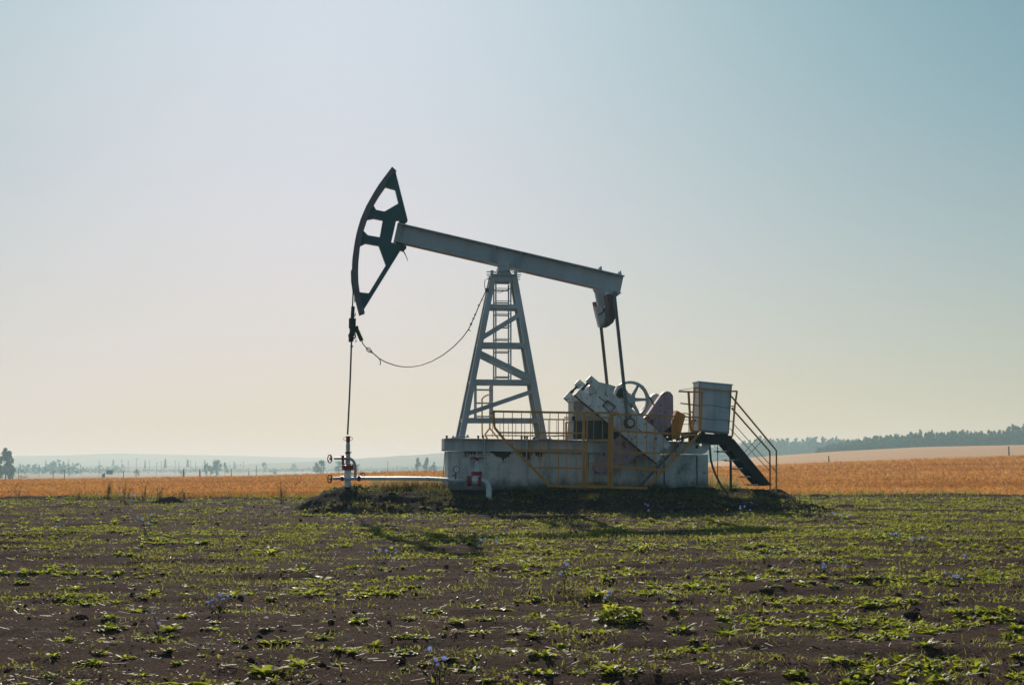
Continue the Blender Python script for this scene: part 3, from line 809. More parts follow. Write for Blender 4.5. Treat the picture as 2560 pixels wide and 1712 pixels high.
# ---------------- slack signal rope between hanger and tower
vr = .42
t = Site('slack_rope', 'thin black rope sagging from the rod hanger to the top of the tower leg', 'rope', RP(1230, 1130, vr))
pts = [(650, 795), (662, 830), (705, 880), (745, 915), (790, 948), (870, 1018), (960, 1068), (1080, 1110), (1160, 1126), (1240, 1131), (1330, 1125), (1430, 1106), (1560, 1058), (1700, 980), (1840, 872), (1960, 750), (2040, 640), (2075, 568), (2110, 490), (2140, 420), (2175, 335), (2210, 260), (2245, 185), (2270, 135)]
N = len(pts); m = MB()
m.tube([RP(x, y, rv + (.30 - rv) * i / N) for i, (x, y) in enumerate(pts)], .0125, 6)
t.part('rope', m, M['cable'])
m = MB(); lp = [(790, 948), (755, 890), (730, 878), (708, 892), (712, 915), (740, 938), (790, 948), (835, 985), (880, 1030), (895, 1070), (885, 1108)]
m.tube([RP(x, y, rv - .05) for x, y in lp], .012, 6)
m.tube([RP(2040, 645, .33), RP(2043, 630, .33), RP(2045, 650, .33), RP(2063, 664, .33)], .012, 5).tube([RP(2060, 580, .33), RP(2070, 560, .33), RP(2083, 572, .33), RP(2068, 590, .33)], .012, 5)
t.part('spliced_loop', m, M['cable'])
m = MB(); 
for x, y in ((2215, 250), (2172, 320), (2125, 440), (2102, 492)):
    m.tube([RP(x, y, .31), RP(x - 14, y + 14, .31)], .01, 4).tube([RP(x + 2, y, .31), RP(x + 16, y + 20, .31)], .005, 4)
c = RP(2276, 130, .3); m.box((c.x - .04, .24, c.z - .05), (c.x + .04, .34, c.z + .04)); t.part('clip', m, M['rust'])

# ---------------- wellhead
WV = .575
def WP(x, y, v=WV): return L(780 + x / 8.71, 1060 + y / 8.71, v)
t = Site('wellhead', 'silver and red wellhead with handwheels standing on the dark soil mound', 'wellhead', L(870, 1222, WV))
ax = WP(780, 900).x
def vcyl(ya, yb, r, seg=18, mb=None):
    za, zb = WP(780, ya).z, WP(780, yb).z
    return (mb or MB()).cyl((ax, WV, za), (ax, WV, zb), r, seg)
S8 = 1 / 8.71 * .0101
px_m = lambda n: n / 8.71 / 100 * 1.01
m = MB(); vcyl(985, 1500, px_m(72), 20, m); vcyl(1340, 1420, px_m(78), 18, m); t.part('casing_pipe', m, M['pipe'])
m = MB(); 
za, zb = WP(780, 885).z, WP(780, 990).z
m.lathe((ax, WV, zb), (0, 0, 1), [(0, .13), (.005, .15), (.05, .15), (.053, .142), (.062, .142), (.065, .152), (za - zb - .004, .152), (za - zb, .14)], 24)
for k in range(10):
    an = k * math.pi / 5 + .2; m.cyl((ax + .128 * math.cos(an), WV + .128 * math.sin(an), zb - .02), (ax + .128 * math.cos(an), WV + .128 * math.sin(an), za + .025), .013, 6)
t.part('flange', m, M['red'])
m = MB(); vcyl(640, 890, px_m(50), 16, m); vcyl(430, 570, px_m(44), 16, m); vcyl(400, 600, px_m(36), 16, m); t.part('tubing_pipe', m, M['gray'])
m = MB(); z0_, z1_ = WP(780, 660).z, WP(780, 595).z
m.lathe((ax, WV, z0_), (0, 0, 1), [(0, .05), (.012, .058), (.03, .062), (.032, .066), (z1_ - z0_, .066), (z1_ - z0_, .045)], 16)
q = WP(845, 610); m.torus((ax + .075, WV, q.z), (0, 1, 0), .018, .005, 10, 4); t.part('union_nut', m, M['red'])
m = MB(); z0_, z1_ = WP(780, 400).z, WP(780, 262).z
m.lathe((ax, WV, z0_), (0, 0, 1), [(0, .045), (.03, .048), (.045, .052), (z1_ - z0_ - .02, .052), (z1_ - z0_ - .02, .056), (z1_ - z0_, .056), (z1_ - z0_, .03)], 16)
t.part('stuffing_box', m, M['red'])
for s in (-1, 1):
    m = MB(); zc = WP(780, 315).z
    m.tube([(ax + s * (.04 + .072 * math.sin(a)), WV, zc + .05 * math.cos(a)) for a in np.linspace(0, math.pi, 10)], .006, 5); t.part('lift_handle', m, M['red'])
def handwheel(site, c, axis, r, parent=None, mat='red', spokes=3, rot=0., dish=.03):
    ax_ = Vector(axis).normalized(); m = MB(); m.torus(c, ax_, r, r * .13, 24, 6)
    a = ax_.cross(Vector((0, 0, 1)))
    if a.length < .1: a = ax_.cross(Vector((0, 1, 0)))
    a.normalize(); b = ax_.cross(a)
    for k in range(spokes):
        an = rot + 2 * math.pi * k / spokes
        m.bar(Vector(c) + ax_ * dish, Vector(c) + (a * math.cos(an) + b * math.sin(an)) * r, r * .14, r * .22, ax_)
    m.cyl(Vector(c) - ax_ * r * .1, Vector(c) + ax_ * (dish + r * .25), r * .24, 10)
    return site.part('handwheel', m, M[mat], parent)
hwax = (UD.x * .8, 0, 0)
AX = Vector((.80, -.60, 0)).normalized()   # spindles point out to the left and slightly toward the viewer
def arm(py, xwheel, xval, v):
    c = WP(xwheel, py, v); e = WP(xval, py, v)
    return c, e
# upper arm
c = WP(388, 752, WV - .14); e = WP(670, 745, WV - .10)
va = MB(); va.cyl(WP(640, 746, WV - .1), WP(725, 744, WV - .1), px_m(34), 12); va.cyl(WP(672, 690, WV - .1), WP(672, 880, WV - .1), px_m(28), 12); va.cyl(WP(672, 682, WV - .1), WP(672, 700, WV - .1), px_m(40), 10)
vo = t.part('angle_valve', va, M['red'])
m = MB(); m.cyl(WP(480, 748, WV - .13), WP(645, 746, WV - .1), px_m(23), 12); t.part('valve_stem', m, M['gray'], vo)
handwheel(t, c, (.86, -.50, 0), px_m(86), vo, rot=.3)
m = MB(); m.tube([WP(700, 738, WV - .1), WP(780, 738, WV - .1), WP(830, 748, WV - .1), WP(885, 785, WV - .1), WP(925, 845, WV - .1), WP(940, 920, WV - .1), WP(941, 1000, WV - .1), WP(940, 1180, WV - .1)], px_m(29), 12); t.part('bypass_pipe', m, M['gray'])
m = MB(); m.cyl(WP(690, 742, WV - .1), WP(745, 740, WV - .1), px_m(36), 12); t.part('coupling', m, M['pipe'])
# lower arm
yv = 1178; vv = WV - .16
c = WP(388, 1188, vv); 
va = MB(); va.cyl(WP(625, 1178, vv), WP(688, 1178, vv), px_m(50), 14); va.cyl(WP(662, 1130, vv), WP(662, 1235, vv), px_m(26), 10)
vo = t.part('gate_valve', va, M['red'])
m = MB(); m.cyl(WP(460, 1180, vv), WP(630, 1176, vv), px_m(29), 12); t.part('valve_stem', m, M['gray'], vo)
handwheel(t, c, (.86, -.50, 0), px_m(88), vo, rot=-.2)
c = WP(1097, 1125, WV + .35); va = MB(); va.cyl(WP(1010, 1132, WV + .2), WP(1090, 1128, WV + .34), px_m(20), 10); vo = t.part('gate_valve', va, M['red']); handwheel(t, c, (-.72, -.70, 0), px_m(75), vo, rot=.5)
m = MB(); m.cyl(WP(860, 1125, WV + .2), WP(1060, 1130, WV + .2), px_m(20), 10); t.part('side_outlet', m, M['pipe'])

# ---------------- flow line with gate valve and gauge
t = Site('flow_line', 'silver flow pipe running from the wellhead to an elbow with a red gate valve', 'pipe', L(1223, 1252, -1.6))
FVr = -1.35
m = MB(); ln = [WP(680, 1182, vv), WP(1000, 1182, vv)]
fl = [L(901, 1195.5, vv), L(985, 1195.6, -.2), L(1072, 1196.2, -.75), L(1130, 1199, -1.05), L(1163, 1201, -1.2)]
m.tube(ln, px_m(37), 14); t.part('pipe', m, M['pipe'])
m = MB(); m.tube(fl, px_m(37), 14); m.tube([L(1068, 1195.9, -.72), L(1074, 1196.4, -.76)], px_m(40), 14); t.part('pipe', m, M['pipe'])
m = MB(); c0, c1 = WP(990, 1180, vv), WP(1060, 1181, vv)
m.cyl(c0, c1, px_m(52), 16).cyl(WP(1020, 1120, vv), WP(1020, 1245, vv), px_m(20), 8); t.part('flange', m, M['red'])
def GP(x, y, v=FVr): return L(1090 + x / 7.106, 1040 + y / 7.106, v)
gx = lambda n: n / 7.106 / 100 * .965
m = MB(); d0 = Vector((1, -.30, 0)).normalized()
bc = GP(665, 1150, FVr)
fv = lambda x: FVr + 0
m.cyl(GP(380, 1140, FVr + .10), GP(450, 1142, FVr + .07), gx(46), 14).cyl(GP(440, 1142, FVr + .07), GP(545, 1145, FVr + .03), gx(34), 14); t.part('reducer', m, M['gray'])
val = MB(); val.lathe(GP(600, 1148), (1, 0, 0), [(0, gx(60)), (gx(30), gx(78)), (gx(80), gx(85)), (gx(130), gx(78)), (gx(160), gx(60))], 20); val.cyl(GP(715, 1150), GP(715, 1050), gx(72), 18)
vo = t.part('gate_valve', val, M['pipe'])
m = MB(); m.lathe(GP(555, 1150), (1, 0, 0), [(0, gx(60)), (0, gx(92)), (gx(26), gx(94)), (gx(26), gx(84)), (gx(36), gx(84)), (gx(36), gx(96)), (gx(62), gx(96)), (gx(62), gx(60))], 24)
for k in range(8):
    an = k * math.pi / 4; q = GP(545, 1150); m.cyl((q.x, q.y + gx(80) * math.cos(an), q.z + gx(80) * math.sin(an)), (q.x + gx(90), q.y + gx(80) * math.cos(an), q.z + gx(80) * math.sin(an)), gx(9), 6)
t.part('flange', m, M['red'], vo)
m = MB(); m.lathe(GP(742, 1152), (1, 0, 0), [(0, gx(60)), (0, gx(96)), (gx(24), gx(96)), (gx(24), gx(85)), (gx(32), gx(85)), (gx(32), gx(92)), (gx(52), gx(92)), (gx(52), gx(50))], 24)
t.part('flange', m, M['red'], vo)
m = MB(); q = GP(718, 1052); m.lathe(q, (0, 0, 1), [(0, gx(60)), (0, gx(94)), (gx(28), gx(96)), (gx(28), gx(88)), (gx(36), gx(88)), (gx(36), gx(98)), (gx(66), gx(98)), (gx(70), gx(50))], 24)
t.part('bonnet', m, M['red'], vo)
m = MB()
for s in (-1, 1): m.bar(GP(722 + s * 30, 985), GP(725 + s * 26, 850), gx(34), gx(14)); m.bar(GP(725 + s * 26, 852), GP(725 + s * 14, 780), gx(30), gx(14))
m.cyl(GP(727, 985), GP(727, 690), gx(11), 8); m.cyl(GP(725, 985), GP(725, 930), gx(26), 10); m.cyl(GP(727, 790), GP(727, 830), gx(26), 10)
t.part('yoke', m, M['pipe'], vo)
handwheel(t, GP(727, 737), (0, 0.02, -1), gx(118), vo, spokes=4, dish=.035)
m = MB(); m.tube([GP(790, 1140), GP(840, 1146), GP(880, 1165), GP(912, 1200), GP(932, 1250), GP(940, 1310), GP(938, 1420), GP(930, 1640)], gx(50), 16); m.torus(GP(940, 1290), (0, 0, 1), gx(50), gx(5), 20, 5); t.part('elbow_pipe', m, M['pipe'])
# gauge
m = MB(); c = GP(360, 945, -1.15); c2 = Vector((c.x, c.y - .03, c.z))
m.lathe((c.x, c.y - .015, c.z), (-.05, 1, 0), [(0, gx(52)), (-.004, gx(60)), (.05, gx(60)), (.055, gx(40))], 24); m.cyl(GP(352, 1000, -1.13), GP(345, 1120, -1.13), gx(11), 8)
go = t.part('pressure_gauge', m, M['dark'])
m = MB(); m.lathe((c.x, c.y - .017, c.z), (0, -1, 0), [(0, gx(50)), (.001, gx(50))], 24); do = t.part('dial', m, M['dial'], go)
m = MB(); m.bar((c.x - gx(12), c.y - .020, c.z + gx(32)), (c.x + gx(8), c.y - .020, c.z - gx(20)), .002, gx(5))
t.part('pointer', m, M['black'], do); m = MB()
for k in range(9):
    an = R(-45 + k * 33.75); q = Vector((math.cos(an), 0, math.sin(an)))
    m.bar(Vector((c.x, c.y - .0195, c.z)) + q * gx(40), Vector((c.x, c.y - .0195, c.z)) + q * gx(47), .002, gx(4))
t.part('dial_mark', m, M['black'], do, split=True)
m = MB(); m.cyl(GP(347, 1030, -1.13), GP(345, 1075, -1.13), gx(20), 10).cyl(GP(345, 1050, -1.13), GP(300, 1050, -1.13), gx(10), 8).cyl(GP(305, 1050, -1.13), GP(290, 1050, -1.13), gx(16), 8); t.part('gauge_cock', m, M['red'], go)

# ---------------- front guard railing with gate
GV = -.80
t = Site('guard_railing', 'ochre yellow guard railing with slanted ends and a gate in front of the cranks', 'railing', L(1490, 1216, GV))
def rb(m, pts, w=.05, v=GV, v1=None, h=None):
    for i in range(len(pts) - 1):
        m.bar(L(*pts[i], v), L(*pts[i + 1], v if v1 is None else v1), w, h or w)
    return m
m = MB(); rb(m, [(1231, 1028), (1458, 1031.8), (1546, 1031.5)], .05); t.part('rail', m, M['yellow'])
m = MB(); rb(m, [(1533, 1034.3), (1746, 1043)], .04, h=.035); t.part('rail', m, M['yellow'])
m = MB(); rb(m, [(1233.5, 1028), (1236, 1068), (1259, 1096.5), (1290, 1126), (1372, 1212)], .05, h=.055); t.part('slanted_post', m, M['yellow'])
m = MB(); rb(m, [(1622, 1212), (1752, 1080.5)], .05, h=.05); t.part('slanted_post', m, M['yellow'])
m = MB(); rb(m, [(1602, 1213), (1709, 1098)], .045, v=GV + .5, h=.055); t.part('slanted_post', m, M['rust'])
m = MB(); rb(m, [(1368, 1214), (1618, 1219.5)], .06, h=.06); t.part('bottom_rail', m, M['yellow'])
for pts, w in ((((1248, 1081), (1458, 1082.3)), .04), (((1288, 1125), (1457, 1125.3)), .055), (((1333, 1169), (1457, 1170)), .035), (((1532, 1076), (1742, 1087.5)), .05), (((1533, 1129), (1697, 1134.5)), .04), (((1531, 1165.5), (1656, 1174.5)), .06)):
    m = MB(); rb(m, pts, .02, h=w); t.part('rail', m, M['yellow'])
m = MB()
def topy(x): return 1028 + (x - 1231) * .0168 if x < 1530 else 1034.3 + (x - 1533) * .0408
def boty(x):
    if x < 1372: return float(np.interp(x, [1236, 1259, 1290, 1372], [1068, 1096.5, 1126, 1212]))
    if x > 1622: return 1212 - (x - 1622) * 1.0115
    return 1215
for x0, x1 in ((1259, 1259), (1281, 1281), (1304, 1303), (1326.5, 1326), (1351, 1350), (1375, 1372), (1396, 1396), (1417, 1417), (1441, 1440), (1553, 1550), (1571, 1568), (1592, 1591), (1617, 1615), (1638, 1635), (1659, 1658), (1681, 1680), (1699, 1699), (1722, 1722)):
    m.bar(L(x0, topy(x0), GV), L(x1, boty(x1), GV), .014, .016)
t.part('baluster', m, M['yellow'])
for x, y0 in ((1459.5, 1031), (1528, 1034)):
    m = MB(); m.bar(L(x, y0, GV), L(x - .5, 1218, GV), .06, .06); t.part('post', m, M['yellow'])
m = MB(); m.bar(L(1532.5, 1034, GV), L(1531, 1218, GV), .03, .03); t.part('post', m, M['yellow'])
gate = MB(); rb(gate, [(1468.5, 1043), (1466, 1213)], .035, h=.035); rb(gate, [(1522.5, 1044), (1521, 1214)], .035, h=.035)
for pts in (((1467, 1042), (1524, 1044)), ((1468, 1099), (1523, 1099.5)), ((1467, 1158), (1522, 1159)), ((1466, 1213.5), (1522, 1215))): rb(gate, pts, .03, h=.035)
go = t.part('gate', gate, M['yellow'])
m = MB()
for x in (1484.5, 1506.5): m.bar(L(x, 1043, GV), L(x - 2, 1213, GV), .014, .016)
t.part('baluster', m, M['yellow'], go)
m = MB()
for x, y in ((1236, 1030), (1458, 1032), (1531, 1034), (1744, 1043)):
    a = L(x, y, GV); m.bar(a, Vector((a.x, -.0, a.z - .0)), .035, .035, (1, 0, 0)) if x < 1240 else None
a = L(1372, 1213, GV); m.bar(a, Vector((a.x, .1, a.z)), .04, .04, (1, 0, 0)); a = L(1618, 1217, GV); m.bar(a, Vector((a.x, .1, a.z)), .04, .04, (1, 0, 0))
a = L(1495, 1217, GV); m.bar(a, Vector((a.x, .1, a.z)), .04, .04, (1, 0, 0)); t.part('tie_bar', m, M['rust'])

# ---------------- rear railing
BV = 1.95
t = Site('guard_railing', 'low yellow railing seen through the tower legs on the far side of the base', 'railing', L(1320, 1098, BV))
m = MB()
rb(m, [(1200, 1046.5), (1409, 1048.5), (1560, 1050)], .035, v=BV); rb(m, [(1216, 1088.3), (1452, 1089.5), (1600, 1091)], .03, v=BV)
t.part('rail', m, M['yellow'])
m = MB(); rb(m, [(1411, 1043.5), (1440, 1043.5)], .05, v=BV, h=.035); rb(m, [(1414, 1056), (1440, 1056)], .04, v=BV); t.part('rail', m, M['yellow'])
m = MB(); rb(m, [(1409.5, 1046), (1409.5, 1140)], .03, v=BV); t.part('post', m, M['yellow'])
m = MB(); rb(m, [(1414.5, 1056), (1414.5, 1140)], .035, v=BV); t.part('post', m, M['yellow'])
m = MB(); rb(m, [(1205, 997), (1205.5, 1084), (1209, 1096), (1209, 1130)], .035, v=BV); rb(m, [(1205, 997), (1211, 991), (1222, 986)], .035, v=BV); t.part('post', m, M['yellow'])
m = MB(); rb(m, [(1225, 965), (1224.5, 1070), (1212, 1086), (1218, 1096), (1218, 1140)], .04, v=BV); rb(m, [(1224.5, 1070), (1246, 1096)], .035, v=BV); t.part('post', m, M['yellow'])
m = MB()
for x in (1231, 1250, 1271, 1289.5, 1312, 1331, 1350.5, 1371, 1392): m.bar(L(x, 1047, BV), L(x, 1092, BV), .012, .014)
t.part('baluster', m, M['yellow'])
m = MB(); m.tube([L(1375, 1089, BV), L(1388, 1091, BV), L(1397, 1088, BV), L(1408, 1087, BV)], .01, 5); t.part('wire', m, M['cable'])

# ---------------- control cabinet on the platform
def CP(x, y, v): return L(1640 + x / 4.9, 920 + y / 4.9, v)
KV = .10; KD = .55
f4 = [CP(522, 772, KV), CP(893, 806, KV), CP(930, 205, KV), CP(524, 166, KV)]
b4 = [VV(p, KV + KD) + Vector((0, 0, 0)) for p in f4]
t = Site('control_cabinet', 'blue gray sheet steel control cabinet leaning on the dark stair platform', 'cabinet', f4[0])
m = MB(); m.hexa(f4 + b4); body = t.part('body', m, M['cabinet'])
# roof lip, seams (raised strips) and door edge
def fp(sx, sy, off=0.):
    a = f4[0].lerp(f4[1], sx); b = f4[3].lerp(f4[2], sx); p = a.lerp(b, sy); return Vector((p.x, p.y - off, p.z))
m = MB(); q = [fp(-.02, .985, .03), fp(1.02, .985, .03), fp(1.02, 1.012, .03), fp(-.02, 1.012, .03)]
m.hexa(q + [Vector((p.x, KV + KD + .03, p.z)) for p in q]); t.part('roof', m, M['cabinet'])
m = MB()
for sy in (.265, .535):
    for k in range(14):
        x0, x1 = k / 14, (k + 1) / 14; w = lambda x: sy + .008 * math.sin(x * 7 + sy * 9)
        m.bar(fp(x0, w(x0), .004), fp(x1, w(x1), .004), .012, .016)
for sx in (.012, .988): m.bar(fp(sx, .01, .004), fp(sx, .985, .004), .012, .022)
m.bar(fp(0, .02, .004), fp(1, .02, .004), .014, .03)
t.part('door_seam', m, M['seam'])
m = MB(); 
for sy in (.2, .75): m.bar(fp(.975, sy, .012), fp(.975, sy + .08, .012), .02, .02)
m.bar(fp(.06, .48, .02), fp(.06, .60, .02), .025, .022); t.part('handle', m, M['tarnish'])
m = MB()
for x in (1742, 1757, 1800, 1815): 
    a = L(x, 1077 + (x - 1742) * .08, KV + .05); m.box((a.x - .03, KV + .02, a.z - .05), (a.x + .05, KV + KD - .02, a.z + .012))
t.part('foot', m, M['dark'])
m = MB()
for (xa, ya), (xb, yb) in (((435, 640), (470, 650)), ((430, 540), (440, 545)), ((440, 660), (450, 690))):
    m.box(*[tuple(x) for x in (lambda a, b: ((min(a.x, b.x), KV + .1, min(a.z, b.z)), (max(a.x, b.x) + .02, KV + .3, max(a.z, b.z) + .02)))(CP(xa, ya, KV + .2), CP(xb, yb, KV + .2))])
t.part('cable_gland', m, M['dark'])

# ---------------- platform and stairs
t = Site('metal_stairs', 'dark steel stairs and landing with yellow handrails at the right end of the base', 'stairs', L(1880, 1212, .3))
SV0, SV1 = -.02, .78
m = MB(); A = [L(1722, 1079.5, SV0), L(1831, 1089, SV0), L(1831, 1100, SV0), L(1722, 1092, SV0)]
m.hexa(A + [VV(p, SV1) for p in A]); t.part('landing', m, M['dark'])
m = MB()
for v in (SV0 + .02, SV1 - .02):
    q = [L(1740, 1090, SV0 + .02), L(1831, 1098, SV0 + .02), L(1833, 1110, SV0 + .02), L(1795, 1111, SV0 + .02), L(1770, 1107, SV0 + .02), L(1740, 1106, SV0 + .02)]
    m.prism(q, v - .02, v + .02)
t.part('landing_beam', m, M['dark'])
m = MB()
sp = [(1831, 1098), (1926, 1208), (1912, 1214), (1887, 1215), (1797, 1111), (1812, 1098)]
for v in (.0, .74):
    m = MB(); q = [L(*p, .0) for p in ((1833, 1096), (1928, 1212), (1904, 1214), (1812, 1105))]; m.prism(q, v - .02, v + .02); t.part('stringer', m, M['dark'])
for px, py in ((1826, 1128), (1846, 1150.5), (1866.5, 1171.5), (1886, 1192), (1904, 1212)):
    m = MB(); q = L(px, py, .0); m.box((q.x - .16, .01, q.z - .02), (q.x + .14, .73, q.z + .005))
    m.box((q.x + .10, .01, q.z), (q.x + .12, .73, q.z + .19)); t.part('step', m, M['dark'])
    m = MB(); m.bar((q.x - .24, .02, q.z + .005), (q.x - .1, .02, q.z + .012), .05, .022); m.bar((q.x - .24, .70, q.z + .005), (q.x - .1, .70, q.z + .012), .05, .022); t.part('tread_lip', m, M['pipe'])
for x, w, v in ((1826.5, .05, .1), (1794, .018, .6)):
    m = MB(); m.bar(L(x, 1108, v), L(x + .5, 1240, v), w, w); t.part('support_post', m, M['dark' if w > .03 else 'rust'])
NVr, FVv = .02, .70
for pts, v, mt in ((((1941, 1222), (1941, 1126), (1828, 990)), NVr, 'rust'), (((1925.5, 1222), (1924.5, 1128), (1828, 1018.5)), FVv, 'yellow')):
    m = MB(); m.tube([L(*p, v) for p in pts], .023, 8); t.part('handrail', m, M['yellow'])
for pts, v in ((((1939, 1177), (1834, 1059)), NVr), (((1924, 1176), (1824, 1070)), FVv), (((1912, 1094.5), (1867.6, 1140)), NVr), (((1893, 1095.5), (1860, 1131.5)), FVv)):
    m = MB(); m.tube([L(*p, v) for p in pts], .0095, 6); t.part('mid_rail', m, M['rust'])
def tr(*a): return [(1640 + x / 4.9, 920 + y / 4.9) for x, y in a]
m = MB(); rb(m, tr((992, 280), (965, 470), (935, 832)), .04, v=-.02); t.part('post', m, M['yellow'])
m = MB(); rb(m, tr((472, 240), (925, 284), (992, 282)), .035, v=-.02, h=.04); t.part('rail', m, M['yellow'])
m = MB(); rb(m, tr((472, 236), (447, 770)), .04, v=.0); t.part('post', m, M['yellow'])
m = MB(); rb(m, tr((278, 285), (567, 296)), .04, v=-.25); t.part('rail', m, M['yellow'])
m = MB(); rb(m, tr((560, 295), (538, 780), (530, 800)), .05, v=-.25); t.part('post', m, M['yellow'])
m = MB(); rb(m, tr((398, 285), (427, 775)), .05, v=-.23); t.part('post', m, M['yellow'])
for p in (((300, 430), (540, 460)), ((400, 602), (545, 606)), ((428, 752), (540, 786))): 
    m = MB(); rb(m, tr(*p), .03, v=-.24); t.part('rail', m, M['yellow'])
m = MB(); rb(m, tr((905, 470), (965, 465)), .03, v=.1); rb(m, tr((900, 650), (955, 656)), .02, v=.1); rb(m, tr((905, 490), (965, 490)), .015, v=.3); t.part('mid_rail', m, M['rust'])
m = MB(); m.bar(L(1690, 1083, -.2), L(1724, 1081, -.1), .3, .03); m.bar(L(1690, 1100, .0), L(1745, 1084, .0), .04, .06); t.part('bracket', m, M['rust'])
m = MB(); m.tube([CP(*p, .3) for p in ((320, 556), (350, 552), (385, 558), (400, 570))], .014, 6).tube([CP(*p, .3) for p in ((330, 632), (420, 630))], .008, 5).tube([CP(*p, .3) for p in ((330, 690), (410, 684))], .008, 5).tube([CP(*p, .3) for p in ((283, 272), (380, 255), (470, 245))], .007, 5)
t.part('wire', m, M['hose'])
t = Site('conduit_hose', 'gray cable conduit curving from under the stair landing into the grass', 'conduit', L(1811, 1226, .5))
m = MB(); m.tube([L(*p, .45) for p in ((1774, 1106), (1775, 1125), (1777, 1148), (1782, 1168), (1789, 1186), (1799, 1206), (1813, 1232))], .028, 8); t.part('hose', m, M['hose'])

# ================================================================== VEGETATION
def leaf_strip(nst, length, width, rise, droop, lobed, az, tw=0.):
    """one curved leaf: returns verts and quads"""
    vs = []; x = 0; z = 0; a = rise
    for i in range(nst + 1):
        f = i / nst
        w = width * math.sin(math.pi * min(1, .12 + f * .88)) ** .7 * (1 if i % 2 == 0 or not lobed else .55) if i < nst else 0.004
        c, s = math.cos(az), math.sin(az)
        fold = .3 * w
        for sg in (-1, 0, 1):
            lx, ly, lz = x, sg * w, z + (fold if sg else 0) + sg * w * tw
            vs.append((lx * c - ly * s, lx * s + ly * c, lz))
        x += math.cos(a) * length / nst; z += math.sin(a) * length / nst; a -= droop / nst
    fs = []
    for i in range(nst):
        b = i * 3; fs += [(b, b + 1, b + 4, b + 3), (b + 1, b + 2, b + 5, b + 4)]
    return vs, fs
def rosette(seed, n, rise=(20, 60), width=.16, lobed=True, tall=0., nst=6, clump=.06, ln0=.55):
    r = random.Random(seed); V = []; Fc = []; T = []
    for k in range(n):
        az = r.uniform(0, 6.28); ri = R(r.uniform(*rise)); ln = r.uniform(ln0, ln0 * 1.9) * (1 - .45 * clump)
        vs, fs = leaf_strip(nst, ln, width * r.uniform(.7, 1.3), ri, R(r.uniform(20, 85)), lobed, az, r.uniform(-.3, .3))
        oz = r.uniform(0, tall); ca = r.uniform(0, 6.28); cr__ = clump * r.random() ** .5; ox, oy = cr__ * math.cos(ca), cr__ * math.sin(ca); oz *= 1 - .6 * (cr__ / max(clump, .01)) ** 2
        b = len(V); V += [(x + ox, y + oy, z + oz) for x, y, z in vs]; Fc += [tuple(i + b for i in f) for f in fs]
        tt = r.random() ** 1.3; T += [tt] * len(fs)
    return np.array(V), np.array(Fc), np.array(T)
protos = []
for i, (n, rise, w, lob, tall) in enumerate([(18, (5, 55), .16, True, 0), (30, (5, 65), .15, True, .12), (14, (5, 40), .20, False, 0), (60, (10, 75), .13, True, .35), (20, (5, 60), .14, True, 0), (38, (0, 60), .14, True, .15), (150, (-5, 85), .13, True, .60)]):
    V, Fc, T = rosette(100 + i, n, rise, w, lob, tall, 6, (.08, .35, .06, .5, .2, .6, .75)[i], (.55, .4, .55, .32, .45, .3, .26)[i])
    o = raw_mesh('leafy_weed', V, Fc, M['leaf'], T); protos.append(o.data); bpy.data.objects.remove(o)
def gd(px, py):
    """ground point seen at a photo pixel (soil field)"""
    d = CH * F / (py - HZ)
    for _ in range(6):
        p = at(px, py, d); d = max(3., (CH - ghs(p.x, d)) * F / (py - HZ))
    x = (px - CX) / F * d; return x, d, ghs(x, d)
big = []
for x, y, s in ((490, 600, 200), (385, 505, 130), (960, 665, 175), (130, 790, 180), (440, 830, 130), (555, 855, 130), (1035, 840, 90), (985, 895, 130), (1275, 845, 130), (1320, 895, 120), (1560, 845, 175), (1540, 895, 170), (1920, 880, 200), (1745, 785, 140), (1470, 780, 130), (1880, 800, 110), (780, 725, 150), (1100, 645, 100), (210, 635, 100), (90, 655, 110), (105, 580, 110), (225, 710, 80), (1065, 520, 120), (1060, 580, 80), (1090, 420, 130), (430, 420, 120), (815, 450, 120), (730, 495, 70), (1190, 445, 80), (1460, 450, 80), (1620, 550, 140), (1760, 440, 80), (1950, 530, 80), (1955, 260, 110), (2270, 270, 80), (2280, 755, 90), (1870, 710, 120), (2280, 635, 120), (1380, 585, 110), (70, 355, 150), (1070, 255, 80), (1690, 655, 80), (2310, 830, 80), (1700, 830, 90)):
    big.append((1280 + x / 1.832, 1220 + y / 1.832, s / 1.832))
for x, y, s in ((870, 893, 190), (1240, 825, 170), (1390, 785, 150), (1490, 680, 110), (745, 685, 110), (250, 850, 130), (395, 870, 110), (275, 750, 80), (490, 745, 90), (550, 700, 90), (520, 600, 90), (660, 555, 110), (1200, 548, 80), (1260, 508, 80), (1990, 565, 130), (2100, 620, 90), (2235, 610, 70), (1650, 605, 140), (1510, 606, 70), (1960, 692, 70), (1945, 795, 80), (2240, 875, 100), (2190, 535, 90), (1410, 845, 90), (1270, 870, 80), (1170, 480, 90), (1370, 462, 110), (1510, 512, 90), (1250, 300, 140), (870, 275, 90), (690, 235, 100), (780, 245, 80), (500, 410, 80), (340, 408, 40), (40, 395, 80), (740, 418, 50), (1480, 415, 130), (1390, 390, 110), (940, 253, 100), (470, 293, 60), (125, 560, 110), (420, 515, 90), (1330, 695, 150), (2340, 688, 60), (840, 788, 90), (130, 885, 120), (1110, 865, 60), (960, 840, 50), (1010, 640, 90), (1620, 740, 80)):
    big.append((x / 1.832, 1220 + y / 1.832, s / 1.832))
pi = 0
def weed(x, y, z, size, k, label, group=None, hs=1.):
    o = bpy.data.objects.new('leafy_weed', protos[k]); COL.objects.link(o)
    o.location = (x, y, z - .012 * size); o.rotation_euler = (random.uniform(-.12, .12), random.uniform(-.12, .12), random.uniform(0, 6.28))
    o.scale = (size, size, size * hs * .8)
    tag(o, label, 'weed', group); return o
WL = 'small jagged-leaved green weed rosette on the bare dark soil'
